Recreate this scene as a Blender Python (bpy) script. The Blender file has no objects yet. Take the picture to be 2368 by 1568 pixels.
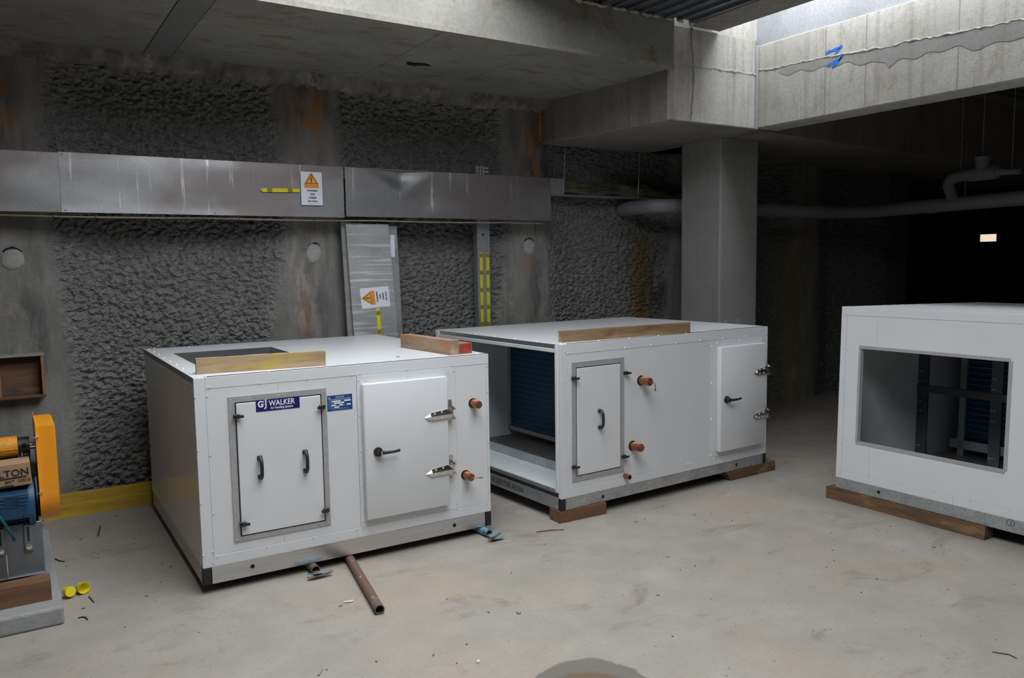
import bpy, bmesh, math, random
import numpy as np
from mathutils import Vector, Matrix

random.seed(7)
RNG = np.random.default_rng(11)
SC = bpy.context.scene
COL = SC.collection

# ------------------------------------------------------------------ camera
YAW, PIT, ROL, FPX = 0.5653, 0.0944, -0.0145, 1856.245
fw = Vector((math.sin(YAW) * math.cos(PIT), math.cos(YAW) * math.cos(PIT), -math.sin(PIT)))
r0 = Vector((math.cos(YAW), -math.sin(YAW), 0)); u0 = r0.cross(fw)
rr = math.cos(ROL) * r0 + math.sin(ROL) * u0; uu = -math.sin(ROL) * r0 + math.cos(ROL) * u0
cd = bpy.data.cameras.new('camera'); cam = bpy.data.objects.new('camera', cd); COL.objects.link(cam)
cd.sensor_width = 36; cd.lens = FPX / 2368 * 36; cd.clip_start = 0.02; cd.clip_end = 200
M = Matrix.Identity(4)
for i in range(3):
    M[i][0] = rr[i]; M[i][1] = uu[i]; M[i][2] = -fw[i]
M[2][3] = 1.6
cam.matrix_world = M
SC.camera = cam

# ------------------------------------------------------------------ sky, exposure
SKY = 6.9
w = bpy.data.worlds.new('overcast_sky'); SC.world = w; w.use_nodes = True
bg = w.node_tree.nodes['Background']
bg.inputs[0].default_value = (0.93, 0.965, 1.0, 1); bg.inputs[1].default_value = SKY
SC.view_settings.view_transform = 'Standard'; SC.view_settings.look = 'None'
SC.view_settings.gamma = 1.0; SC.view_settings.use_curve_mapping = False
SC.view_settings.exposure = 0.0
SC.cycles.max_bounces = 8; SC.cycles.diffuse_bounces = 4; SC.cycles.glossy_bounces = 4
SC.cycles.sample_clamp_indirect = 6

# openings in the roof slab: x0, x1, y0, y1 (a large one, a slot beside the deck)
OPEN_L = (0.38, 2.68, 0.25, 4.40)
OPEN_R = (4.78, 5.23, 0.5, 4.52)
ZTOP = 3.75
def portal(name, o, z):
    l = bpy.data.lights.new(name, 'AREA'); l.shape = 'RECTANGLE'
    l.size = o[1] - o[0]; l.size_y = o[3] - o[2]; l.cycles.is_portal = True
    ob = bpy.data.objects.new(name, l); COL.objects.link(ob)
    ob.location = ((o[0] + o[1]) / 2, (o[2] + o[3]) / 2, z)
portal('sky_portal', OPEN_L, ZTOP - .02); portal('sky_portal', OPEN_R, ZTOP - .02)

# ------------------------------------------------------------------ node helpers
class NT:
    def __init__(s, name):
        s.m = bpy.data.materials.new(name); s.m.use_nodes = True
        s.t = s.m.node_tree; s.b = s.t.nodes['Principled BSDF']
        s.tc = s.t.nodes.new('ShaderNodeTexCoord')
    def L(s, a, b): s.t.links.new(a, b)
    def setin(s, sock, v):
        if hasattr(v, 'is_output'): s.L(v, sock)
        elif isinstance(v, (tuple, list)) and len(v) == 3 and sock.type == 'RGBA': sock.default_value = (*v, 1)
        else: sock.default_value = v
    def co(s, scale=(1, 1, 1), loc=(0, 0, 0), rot=(0, 0, 0)):
        n = s.t.nodes.new('ShaderNodeMapping'); s.L(s.tc.outputs['Object'], n.inputs[0])
        n.inputs['Scale'].default_value = scale; n.inputs['Location'].default_value = loc
        n.inputs['Rotation'].default_value = rot
        return n.outputs[0]
    def noise(s, scale, detail=4, vec=None, rough=.55, dist=0):
        n = s.t.nodes.new('ShaderNodeTexNoise'); n.inputs['Scale'].default_value = scale
        n.inputs['Detail'].default_value = detail; n.inputs['Roughness'].default_value = rough
        n.inputs['Distortion'].default_value = dist
        s.L(vec if vec is not None else s.tc.outputs['Object'], n.inputs['Vector'])
        return n.outputs[0]
    def voro(s, scale, vec=None, feat='F1'):
        n = s.t.nodes.new('ShaderNodeTexVoronoi'); n.feature = feat; n.inputs['Scale'].default_value = scale
        s.L(vec if vec is not None else s.tc.outputs['Object'], n.inputs['Vector'])
        return n.outputs['Distance']
    def ramp(s, fac, stops):
        n = s.t.nodes.new('ShaderNodeValToRGB'); e = n.color_ramp.elements
        while len(e) < len(stops): e.new(0.5)
        for k, (p, c) in zip(e, stops):
            k.position = p; k.color = (*c, 1) if isinstance(c, (tuple, list)) else (c, c, c, 1)
        s.L(fac, n.inputs[0]); return n.outputs[0]
    def mix(s, fac, a, b, mode='MIX'):
        n = s.t.nodes.new('ShaderNodeMix'); n.data_type = 'RGBA'; n.blend_type = mode
        s.setin(n.inputs[0], fac); s.setin(n.inputs[6], a); s.setin(n.inputs[7], b)
        return n.outputs[2]
    def math(s, op, a, b=0.0, c=None, clamp=False):
        n = s.t.nodes.new('ShaderNodeMath'); n.operation = op; n.use_clamp = clamp
        s.setin(n.inputs[0], a); s.setin(n.inputs[1], b)
        if c is not None: s.setin(n.inputs[2], c)
        return n.outputs[0]
    def attr(s, name):
        n = s.t.nodes.new('ShaderNodeAttribute'); n.attribute_name = name; return n.outputs['Fac']
    def sep(s, vec=None):
        n = s.t.nodes.new('ShaderNodeSeparateXYZ'); s.L(vec if vec is not None else s.tc.outputs['Object'], n.inputs[0]); return n.outputs
    def bump(s, h, strength=.3, dist=.01):
        n = s.t.nodes.new('ShaderNodeBump'); n.inputs['Strength'].default_value = strength
        n.inputs['Distance'].default_value = dist; s.L(h, n.inputs['Height'])
        s.L(n.outputs[0], s.b.inputs['Normal'])
    def out(s, color=None, rough=None, metal=None, **kw):
        if color is not None: s.setin(s.b.inputs['Base Color'], color)
        if rough is not None: s.setin(s.b.inputs['Roughness'], rough)
        if metal is not None: s.setin(s.b.inputs['Metallic'], metal)
        for k, v in kw.items(): s.setin(s.b.inputs[k.replace('_', ' ')], v)
        return s.m

def plain(name, c, rough=.5, metal=0., var=.08, vs=6, bump=0, bs=80):
    n = NT(name); f = n.noise(vs, 5)
    lo = tuple(max(0, x * (1 - var)) for x in c); hi = tuple(min(1, x * (1 + var)) for x in c)
    col = n.ramp(f, [(.3, lo), (.7, hi)])
    if bump: n.bump(n.noise(bs, 3), bump, .002)
    return n.out(col, rough, metal)

def concrete(name, c, dirt, rust=None, rust_amt=.5, scale=2.0, rough=.85, bump=.25, streak=0.):
    n = NT(name)
    big = n.noise(scale, 6, None, .6); fine = n.noise(45, 5)
    col = n.ramp(big, [(.3, dirt), (.62, c)])
    col = n.mix(n.math('MULTIPLY', n.ramp(fine, [(.35, 1.), (.6, 0.)]), .35), col, tuple(x * .55 for x in c))
    pits = n.ramp(n.voro(13), [(.03, 1.), (.075, 0.)])
    gate = n.ramp(n.noise(3.1, 3), [(.5, 0.), (.62, 1.)])
    col = n.mix(n.math('MULTIPLY', n.math('MULTIPLY', pits, gate), .7), col, tuple(x * .3 for x in c))
    if streak:
        st = n.noise(1., 5, n.co((16, 16, .55)), .6)
        col = n.mix(n.math('MULTIPLY', n.ramp(st, [(.5, 0.), (.68, 1.)]), streak), col, tuple(x * .45 for x in dirt))
    if rust is not None:
        rn = n.noise(5.2, 8, n.co((1, 1.9, 1)), .68, .4)
        col = n.mix(n.math('MULTIPLY', n.ramp(rn, [(.53, 0.), (.66, 1.)]), rust_amt), col, rust)
    n.bump(n.math('ADD', n.noise(70, 4), n.math('MULTIPLY', big, .6)), bump, .006)
    return n.out(col, rough)

MAT = {}
# white powder-coated sheet
n = NT('white_paint'); f = n.noise(2.2, 4)
n.bump(n.noise(260, 2), .05, .001)
MAT['white'] = n.out(n.ramp(f, [(.3, (.66, .675, .70)), (.7, (.70, .71, .73))]), .36)
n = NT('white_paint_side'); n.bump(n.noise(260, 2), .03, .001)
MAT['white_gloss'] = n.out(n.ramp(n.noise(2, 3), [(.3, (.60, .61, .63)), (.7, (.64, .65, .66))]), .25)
n = NT('brushed_aluminium')
v = n.noise(1., 4, n.co((3, 160, 160)))
MAT['alu'] = n.out(n.ramp(v, [(.3, (.50, .50, .51)), (.7, (.64, .64, .65))]), .27, .92)
n = NT('satin_aluminium'); MAT['alu_frame'] = n.out(n.ramp(n.noise(40, 3), [(.3, (.40, .39, .395)), (.7, (.48, .47, .475))]), .5, .35)
n = NT('galvanised_steel')
v = n.voro(70); g = n.noise(7, 5)
MAT['galv'] = n.out(n.mix(n.ramp(g, [(.35, 0.), (.7, .6)]), n.ramp(v, [(.1, (.42, .44, .46)), (.6, (.60, .62, .64))]), (.33, .35, .37)), n.ramp(g, [(.3, .32), (.7, .55)]), .85)
# galvanised cover sheets with drips
def drip_galv(name, axis, base, tint, amt):
    n = NT(name)
    fine = n.voro(120); big = n.noise(1.3, 4)
    sc = (26, 26, .9) if axis == 'z' else (.9, 26, 26)
    st = n.noise(1., 4, n.co(sc), .7)
    fade = n.noise(2.2, 3)
    col = n.ramp(fine, [(.1, tuple(x * .8 for x in base)), (.6, base)])
    col = n.mix(n.ramp(big, [(.45, 0.), (.6, amt)]), col, tint)
    col = n.mix(n.math('MULTIPLY', n.ramp(st, [(.60, 0.), (.66, 1.)]), n.ramp(fade, [(.42, 0.), (.6, .55)])), col, (.75, .78, .8))
    return n.out(col, n.ramp(big, [(.35, .36), (.6, .52)]), .8)
MAT['cover'] = drip_galv('weathered_cover_sheet', 'z', (.33, .335, .34), (.22, .17, .175), .7)
n = NT('streaked_cover_sheet')
big = n.noise(2.3, 4)
st = n.noise(1., 3, n.co((1.2, 1., 34), (0, 0, 0)), .62, .3)
col = n.mix(n.ramp(st, [(.54, 0.), (.60, .75)]), n.ramp(n.voro(110), [(.1, (.40, .41, .41)), (.6, (.52, .53, .53))]), (.80, .84, .86))
MAT['sheet'] = n.out(col, n.ramp(big, [(.35, .38), (.6, .55)]), .7)

MAT['black'] = plain('black_plastic', (.018, .018, .02), .38, 0, .2)
MAT['rubber'] = plain('black_rubber_cap', (.012, .012, .016), .5)
MAT['chrome'] = plain('polished_steel', (.72, .70, .66), .16, 1., .06)
MAT['rivet'] = plain('rivet_metal', (.78, .79, .80), .3, .6)
MAT['gap'] = plain('dark_hole', (.01, .01, .01), .9)
n = NT('copper'); MAT['copper'] = n.out(n.ramp(n.noise(30, 4), [(.3, (.26, .105, .055)), (.7, (.47, .19, .10))]), .38, .85)
MAT['brass'] = plain('brass', (.55, .36, .16), .35, .9)
MAT['red_label'] = plain('orange_red_label', (.85, .10, .05), .5)
MAT['yellow_label'] = plain('yellow_label', (.85, .70, .03), .5)
MAT['navy'] = plain('navy_plate', (.013, .006, .115), .4)
MAT['blue_plate'] = plain('blue_plate', (.008, .06, .21), .4)
MAT['print_white'] = plain('white_print', (.82, .83, .86), .5)
MAT['print_grey'] = plain('grey_print', (.42, .46, .52), .5)
MAT['ink'] = plain('black_ink', (.02, .018, .018), .6)
MAT['paper'] = plain('white_paper', (.74, .745, .85), .7, 0, .03)
MAT['sign_amber'] = plain('amber_print', (.83, .40, .07), .6)
MAT['sign_orange'] = plain('orange_print', (.75, .17, .045), .6)
MAT['marker'] = plain('marker_ink', (.03, .035, .045), .6)
MAT['tray_dark'] = plain('dark_lined_tray', (.09, .085, .08), .7)
MAT['inner_white'] = plain('inner_white', (.62, .65, .66), .35)
n = NT('blue_coil_fins')
fz = n.noise(1., 2, n.co((1, 3, 300)))
rows = n.t.nodes.new('ShaderNodeTexWave'); rows.bands_direction = 'Z'; rows.inputs['Scale'].default_value = 7.5
n.L(n.tc.outputs['Object'], rows.inputs['Vector'])
n.bump(rows.outputs[1], .5, .004)
MAT['coil'] = n.out(n.mix(n.ramp(rows.outputs[1], [(.7, 0.), (.98, .5)]), n.ramp(fz, [(.3, (.006, .05, .105)), (.7, (.012, .085, .16))]), (.02, .16, .25)), .5, .3)
MAT['coil_deep'] = plain('dark_blue_coil', (.010, .03, .085), .5, .2)
MAT['coil_tube'] = plain('teal_coil_tube', (.02, .22, .26), .4, .4)
MAT['frame_dark'] = plain('dark_steel_frame', (.10, .105, .12), .4, .6)

def wood(name, c, dark, paint=None, paint_thr=.5, grain=1.0, end=None):
    n = NT(name)
    g = n.noise(1., 6, n.co((2.2, 34, 34)), .62, .5)
    b = n.noise(3., 4, n.co((1.4, 6, 6)))
    col = n.ramp(g, [(.28, dark), (.45, tuple((x + y) / 2 for x, y in zip(c, dark))), (.62, c)])
    col = n.mix(n.ramp(b, [(.4, .35), (.65, 0.)]), col, tuple(x * .55 for x in c))
    if paint is not None:
        p = n.noise(4.5, 6, n.co((1, 2.2, 2.2)), .65)
        col = n.mix(n.ramp(p, [(paint_thr, 0.), (paint_thr + .1, .85)]), col, paint)
    n.bump(g, .35, .003)
    return n.out(col, .78)
MAT['pine'] = wood('weathered_pine', (.50, .36, .21), (.28, .18, .09), (.44, .33, .07), .52)
MAT['pine_orange'] = wood('stained_pine', (.46, .33, .22), (.22, .14, .09), (.45, .19, .07), .53)
MAT['pine_red'] = wood('red_ended_pine', (.38, .20, .10), (.22, .11, .05))
MAT['red_paint'] = plain('red_end_paint', (.33, .035, .03), .6, 0, .25, 30)
MAT['pine_long'] = wood('brown_pine', (.36, .24, .12), (.17, .10, .05), (.20, .085, .04), .58)
MAT['hard'] = wood('hardwood', (.21, .105, .055), (.10, .045, .025))
MAT['hard_old'] = wood('weathered_hardwood', (.19, .105, .052), (.06, .035, .022), (.25, .16, .07), .54)
MAT['yellow_timber'] = wood('yellow_timber', (.62, .41, .04), (.36, .22, .03), (.38, .15, .06), .60)
MAT['ply'] = wood('formwork_ply', (.19, .10, .05), (.08, .04, .02), (.05, .05, .055), .56)
MAT['board'] = wood('grey_formply', (.33, .33, .32), (.22, .22, .21), (.38, .22, .10), .60)

MAT['orange'] = plain('orange_enamel', (.88, .34, .012), .32, 0, .05)
n = NT('orange_mesh'); d = n.voro(330)
MAT['orange_mesh'] = n.out(n.ramp(d, [(.25, (.10, .035, .005)), (.5, (.80, .33, .02))]), .5)
MAT['motor_blue'] = plain('motor_blue', (.009, .052, .115), .42, 0, .15)
MAT['teal_cable'] = plain('teal_cable', (.006, .08, .09), .4)
MAT['steel_grey'] = plain('grey_steel', (.16, .17, .19), .4, .35, .12)
MAT['carton'] = plain('cardboard', (.36, .23, .13), .8, 0, .08, 20)
MAT['yellow_cap'] = plain('yellow_plastic', (.85, .72, .02), .35)
def tape(name, axis):
    n = NT(name); s = n.sep()
    k = n.math('FRACT', n.math('MULTIPLY', s[axis], 6.9)); k = n.math('ABSOLUTE', n.math('SUBTRACT', k, .5))
    k = n.math('ADD', k, n.math('MULTIPLY', n.noise(90, 2), .08))
    return n.out(n.ramp(k, [(.13, (.26, .21, .005)), (.19, (.74, .62, .01))]), .4)
MAT['tape_z'] = tape('yellow_tape_vertical', 2); MAT['tape_x'] = tape('yellow_tape_level', 0)
def pipe_mat(name, paint, thr, base=(.17, .125, .10), rust=(.20, .09, .05)):
    n = NT(name); a = n.noise(28, 5); p = n.noise(14, 6, n.co((1, 1, 1)), .7)
    col = n.ramp(a, [(.35, base), (.7, rust)])
    col = n.mix(n.ramp(p, [(thr, 0.), (thr + .06, .95)]), col, paint)
    n.bump(a, .4, .002); return n.out(col, .6, .25)
MAT['pipe_rust'] = pipe_mat('rusty_pipe', (.30, .36, .37), .60)
MAT['pipe_blue'] = pipe_mat('blue_flaked_pipe', (.16, .42, .55), .44)
MAT['pipe_mixed'] = pipe_mat('rust_and_blue_pipe', (.20, .40, .48), .53)
MAT['plate_rust'] = pipe_mat('rusty_plate', (.22, .40, .50), .62, (.25, .16, .11))
MAT['pvc'] = plain('grey_pvc', (.24, .24, .245), .5)
MAT['rod'] = plain('hanger_rod', (.30, .31, .32), .5, .5)
MAT['plug'] = concrete('mortar_plug', (.40, .39, .38), (.30, .29, .28))
MAT['twig'] = plain('dark_scrap', (.05, .035, .025), .8)
MAT['grit'] = plain('dark_grit', (.12, .09, .07), .8, 0, .4, 30)
MAT['red_thread'] = plain('red_fibre', (.20, .03, .03), .8)
MAT['cable'] = plain('dusty_cable', (.30, .25, .18), .7)
MAT['spray'] = plain('blue_spray', (.02, .16, .66), .7, 0, .3, 40)
MAT['foam'] = plain('wrapped_services', (.10, .085, .06), .8, 0, .5, 9)

# floor concrete with tan stains, specks and one wet patch
n = NT('floor_concrete')
big = n.noise(.9, 6, None, .6); mid = n.noise(3.2, 6, None, .65); fine = n.noise(55, 5)
col = n.ramp(mid, [(.3, (.285, .262, .230)), (.68, (.355, .328, .292))])
col = n.mix(n.ramp(big, [(.5, 0.), (.68, .6)]), col, (.40, .31, .22))
col = n.mix(n.ramp(fine, [(.32, .3), (.48, 0.)]), col, (.22, .20, .18))
scuff = n.noise(2.1, 9, n.co((1, 1.6, 1), (3, 7, 0)), .72, .6)
col = n.mix(n.ramp(scuff, [(.56, 0.), (.69, .55)]), col, (.17, .125, .09))
speck = n.math('MULTIPLY', n.ramp(n.voro(34), [(.035, 1.), (.07, 0.)]), n.ramp(n.noise(2.4, 4), [(.5, 0.), (.6, 1.)]))
col = n.mix(n.math('MULTIPLY', speck, .75), col, (.10, .08, .065))
white = n.ramp(n.noise(1.7, 5, n.co((1, 1, 1), (11, 3, 0))), [(.6, 0.), (.72, .35)])
col = n.mix(white, col, (.43, .41, .385))
sx = n.sep()
dx = n.math('SUBTRACT', sx[0], 1.77); dy = n.math('SUBTRACT', sx[1], 2.27)
dd = n.math('SQRT', n.math('ADD', n.math('MULTIPLY', dx, dx), n.math('MULTIPLY', dy, dy)))
dd = n.math('ADD', dd, n.math('MULTIPLY', n.math('SUBTRACT', n.noise(9, 5), .5), .10))
wet = n.ramp(dd, [(.235, 1.), (.25, 0.)]); mud = n.ramp(dd, [(.135, 1.), (.17, 0.)])
col = n.mix(wet, col, (.175, .165, .145)); col = n.mix(n.math('MULTIPLY', mud, .85), col, (.165, .105, .060))
n.bump(n.math('ADD', n.math('MULTIPLY', fine, .5), mid), .12, .006)
MAT['floor'] = n.out(col, n.mix(wet, (.72, .72, .72), (.42, .42, .42)))

MAT['soffit'] = concrete('soffit_concrete', (.29, .283, .255), (.20, .195, .175), (.17, .095, .045), .75, 1.6)
MAT['soffit_strip'] = concrete('smooth_soffit', (.20, .205, .197), (.165, .168, .16))
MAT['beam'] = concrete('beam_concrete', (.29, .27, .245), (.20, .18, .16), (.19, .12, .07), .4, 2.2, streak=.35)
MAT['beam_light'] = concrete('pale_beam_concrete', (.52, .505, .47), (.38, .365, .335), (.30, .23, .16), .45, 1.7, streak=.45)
MAT['render'] = concrete('pale_render', (.33, .335, .36), (.24, .245, .26), None, 0, 2.6)
MAT['column'] = concrete('column_concrete', (.33, .325, .31), (.25, .245, .235), None, 0, 1.2, .75, .15, streak=.15)
MAT['plinth'] = concrete('sealed_plinth', (.36, .365, .365), (.28, .28, .28), None, 0, 3, .38, .1)
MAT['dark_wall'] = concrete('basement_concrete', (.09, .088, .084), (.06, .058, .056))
n = NT('metal_deck'); MAT['deck'] = n.out(n.ramp(n.noise(4, 3), [(.3, (.15, .165, .19)), (.7, (.20, .215, .24))]), .45, .6)

n = NT('shotcrete_wall')
r_ = n.attr('rough'); o_ = n.attr('rust'); e_ = n.attr('pale'); d_ = n.attr('damp'); y_ = n.attr('ochre')
f1 = n.noise(24, 6, None, .65); big = n.noise(1.4, 5)
shot = n.ramp(f1, [(.3, (.14, .139, .135)), (.65, (.26, .257, .25))])
pil = n.ramp(n.noise(3.0, 6, n.co((3, 3, .8)), .6), [(.3, (.15, .145, .136)), (.7, (.29, .28, .26))])
col = n.mix(r_, pil, shot)
col = n.mix(n.math('MULTIPLY', d_, n.ramp(n.noise(5, 5, n.co((2.2, 2.2, .6))), [(.38, 0.), (.55, .85)])), col, (.045, .046, .05))
nz = n.noise(11, 6, n.co((1, 1, .6)), .65)
col = n.mix(n.math('MULTIPLY', o_, n.ramp(nz, [(.42, 0.), (.56, 1.)])), col, (.36, .155, .03))
col = n.mix(n.math('MULTIPLY', y_, n.ramp(nz, [(.35, 0.), (.55, 1.)])), col, (.20, .13, .04))
col = n.mix(n.math('MULTIPLY', e_, n.ramp(n.noise(9, 6, n.co((2, 2, .7)), .7), [(.48, 0.), (.62, .7)])), col, (.42, .38, .32))
vb = n.voro(46, n.co((1, 1, 1.4)))
hh = n.math('ADD', n.math('MULTIPLY', f1, .6), n.math('MULTIPLY', n.noise(70, 3), .3))
n.bump(n.math('SUBTRACT', hh, n.math('MULTIPLY', n.math('MULTIPLY', vb, 1.3), r_)), .8, .016)
MAT['shotcrete'] = n.out(col, .92)
n = NT('daylit_pane'); n.b.inputs['Emission Color'].default_value = (.95, .83, .58, 1); n.b.inputs['Emission Strength'].default_value = .9
MAT['glow'] = n.out((.5, .45, .35), .6)

# ------------------------------------------------------------------ mesh helpers
def link(name, bm, mat, parent=None, smooth=False, loc=None, rot=None):
    bmesh.ops.recalc_face_normals(bm, faces=bm.faces)
    me = bpy.data.meshes.new(name); bm.to_mesh(me); bm.free()
    mats = mat if isinstance(mat, (list, tuple)) else [mat]
    for m in mats: me.materials.append(MAT[m] if isinstance(m, str) else m)
    if smooth:
        me.polygons.foreach_set('use_smooth', [True] * len(me.polygons))
        me.set_sharp_from_angle(angle=math.radians(40))
    ob = bpy.data.objects.new(name, me); COL.objects.link(ob)
    if parent: ob.parent = parent
    if loc: ob.location = loc
    if rot: ob.rotation_euler = rot
    return ob
def nb(): return bmesh.new()
def empty(name, loc=(0, 0, 0), rot=(0, 0, 0)):
    o = bpy.data.objects.new(name, None); COL.objects.link(o); o.location = loc; o.rotation_euler = rot
    o.empty_display_size = .1; return o
def tag(o, label, cat, group=None):
    o['label'] = label; o['category'] = cat
    if group: o['group'] = group
    return o
def struct(o, label=None):
    o['kind'] = 'structure'
    if label: o['label'] = label
    return o
def stuff(o): o['kind'] = 'stuff'; return o
IDF = lambda a, b, c: Vector((a, b, c))

def hexa(bm, P, bev=0, seg=1, mi=0):
    """8 points: bottom ring 0-3, top ring 4-7"""
    vs = [bm.verts.new(p) for p in P]; fs = []
    for q in ((0, 3, 2, 1), (4, 5, 6, 7), (0, 1, 5, 4), (1, 2, 6, 5), (2, 3, 7, 6), (3, 0, 4, 7)):
        f = bm.faces.new([vs[i] for i in q]); f.material_index = mi; fs.append(f)
    if bev:
        es = list({e for f in fs for e in f.edges})
        bmesh.ops.bevel(bm, geom=es, offset=bev, segments=seg, profile=.5, affect='EDGES')
def box(bm, x0, x1, y0, y1, z0, z1, bev=0, seg=1, fr=None, mi=0):
    fr = fr or IDF
    hexa(bm, [fr(*p) for p in ((x0, y0, z0), (x1, y0, z0), (x1, y1, z0), (x0, y1, z0), (x0, y0, z1), (x1, y0, z1), (x1, y1, z1), (x0, y1, z1))], bev, seg, mi)
def ring_plate(bm, o, h, d0, d1, fr):
    """plate outline o=(u0,u1,z0,z1) with hole h, between depths d0,d1; fr(u,z,d)"""
    def rect(r, d): return [bm.verts.new(fr(u, z, d)) for u, z in ((r[0], r[2]), (r[1], r[2]), (r[1], r[3]), (r[0], r[3]))]
    a, b, c, e = rect(o, d0), rect(o, d1), rect(h, d0), rect(h, d1)
    for i in range(4):
        j = (i + 1) % 4
        bm.faces.new((a[i], a[j], c[j], c[i])); bm.faces.new((b[i], e[i], e[j], b[j]))
        bm.faces.new((a[i], b[i], b[j], a[j])); bm.faces.new((c[i], c[j], e[j], e[i]))
def cyl(bm, p, q, r, seg=16, r2=None, cap=True, mi=0):
    p, q = Vector(p), Vector(q); r2 = r if r2 is None else r2
    ax = (q - p).normalized(); a = ax.orthogonal().normalized(); b = ax.cross(a)
    A, B = [], []
    for i in range(seg):
        t = 2 * math.pi * i / seg; d = a * math.cos(t) + b * math.sin(t)
        A.append(bm.verts.new(p + d * r)); B.append(bm.verts.new(q + d * r2))
    for i in range(seg):
        f = bm.faces.new((A[i], A[(i + 1) % seg], B[(i + 1) % seg], B[i])); f.material_index = mi
    if cap:
        bm.faces.new(A[::-1]).material_index = mi; bm.faces.new(B).material_index = mi
def hollow(bm, p, q, r, ri, seg=20):
    p, q = Vector(p), Vector(q); ax = (q - p).normalized(); a = ax.orthogonal().normalized(); b = ax.cross(a)
    R = []
    for c, k in ((p, r), (q, r), (q, ri), (p, ri)):
        R.append([bm.verts.new(c + (a * math.cos(2 * math.pi * i / seg) + b * math.sin(2 * math.pi * i / seg)) * k) for i in range(seg)])
    for s in range(4):
        A, B = R[s], R[(s + 1) % 4]
        for i in range(seg): bm.faces.new((A[i], A[(i + 1) % seg], B[(i + 1) % seg], B[i]))
def tube(bm, pts, r, seg=8, cap=True):
    pts = [Vector(p) for p in pts]; rings = []; up = None
    for i, p in enumerate(pts):
        t = (pts[min(i + 1, len(pts) - 1)] - pts[max(i - 1, 0)]).normalized()
        if up is None: up = t.orthogonal().normalized()
        up = (up - t * up.dot(t)).normalized(); s = t.cross(up)
        k = r[i] if isinstance(r, (list, tuple)) else r
        rings.append([bm.verts.new(p + (up * math.cos(2 * math.pi * j / seg) + s * math.sin(2 * math.pi * j / seg)) * k) for j in range(seg)])
    for A, B in zip(rings, rings[1:]):
        for j in range(seg): bm.faces.new((A[j], A[(j + 1) % seg], B[(j + 1) % seg], B[j]))
    if cap: bm.faces.new(rings[0][::-1]); bm.faces.new(rings[-1])
def prism(bm, poly, d0, d1, fr, mi=0):
    """poly [(u,z)] extruded from d0 to d1"""
    A = [bm.verts.new(fr(u, z, d0)) for u, z in poly]; B = [bm.verts.new(fr(u, z, d1)) for u, z in poly]
    n_ = len(poly)
    bm.faces.new(A).material_index = mi; bm.faces.new(B[::-1]).material_index = mi
    for i in range(n_): bm.faces.new((A[i], B[i], B[(i + 1) % n_], A[(i + 1) % n_])).material_index = mi
def dome(bm, c, nrm, r, seg=8):
    c, nrm = Vector(c), Vector(nrm).normalized(); a = nrm.orthogonal().normalized(); b = nrm.cross(a)
    R = []
    for k, h in ((1., 0.), (.72, .45)):
        R.append([bm.verts.new(c + (a * math.cos(2 * math.pi * i / seg) + b * math.sin(2 * math.pi * i / seg)) * r * k + nrm * r * h) for i in range(seg)])
    t = bm.verts.new(c + nrm * r * .62)
    for i in range(seg):
        j = (i + 1) % seg
        bm.faces.new((R[0][i], R[0][j], R[1][j], R[1][i])); bm.faces.new((R[1][i], R[1][j], t))
def text(body, size, fr, u, z, d, mat, parent, name='lettering', align='LEFT', bold=0., sx=1., rot=0., depth=.0004):
    """flat lettering on a face; fr(u,z,d)"""
    cu = bpy.data.curves.new('t', 'FONT'); cu.body = body; cu.size = size; cu.align_x = align; cu.offset = bold
    cu.resolution_u = 3; cu.extrude = depth / 2
    ob = bpy.data.objects.new('t', cu); COL.objects.link(ob)
    dg = bpy.context.evaluated_depsgraph_get(); me = bpy.data.meshes.new_from_object(ob.evaluated_get(dg))
    bpy.data.objects.remove(ob); bpy.data.curves.remove(cu)
    c, s = math.cos(rot), math.sin(rot)
    for v in me.vertices:
        x, y = v.co.x * sx, v.co.y
        v.co = fr(u + c * x - s * y, z + s * x + c * y, d + v.co.z)
    me.materials.clear(); me.materials.append(MAT[mat]); me.name = name
    o = bpy.data.objects.new(name, me); COL.objects.link(o)
    if parent: o.parent = parent
    return o

# ------------------------------------------------------------------ numpy noise
def vnoise(x, y, seed):
    xi = np.floor(x).astype(int); yi = np.floor(y).astype(int); xf = x - xi; yf = y - yi
    g = np.random.default_rng(seed).random((256, 256))
    u = xf * xf * (3 - 2 * xf); v = yf * yf * (3 - 2 * yf)
    G = lambda a, b: g[a % 256, b % 256]
    return (G(xi, yi) * (1 - u) + G(xi + 1, yi) * u) * (1 - v) + (G(xi, yi + 1) * (1 - u) + G(xi + 1, yi + 1) * u) * v
def fbm(x, y, seed, oct=4):
    s, a, t = 0, 1., 0
    for k in range(oct):
        s = s + a * vnoise(x * 2 ** k + 17 * k, y * 2 ** k + 31 * k, seed + k); t += a; a *= .5
    return s / t
def worley(x, y, seed):
    g = np.random.default_rng(seed).random((256, 256, 2)); xi = np.floor(x).astype(int); yi = np.floor(y).astype(int)
    d = np.full(x.shape, 9.)
    for a in (-1, 0, 1):
        for b in (-1, 0, 1):
            j = g[(xi + a) % 256, (yi + b) % 256]
            d = np.minimum(d, np.hypot(xi + a + j[..., 0] - x, yi + b + j[..., 1] - y))
    return d
def sstep(a, b, x):
    t = np.clip((x - a) / (b - a), 0, 1); return t * t * (3 - 2 * t)
def gauss(x, c, s): return np.exp(-((x - c) / s) ** 2)
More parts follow.
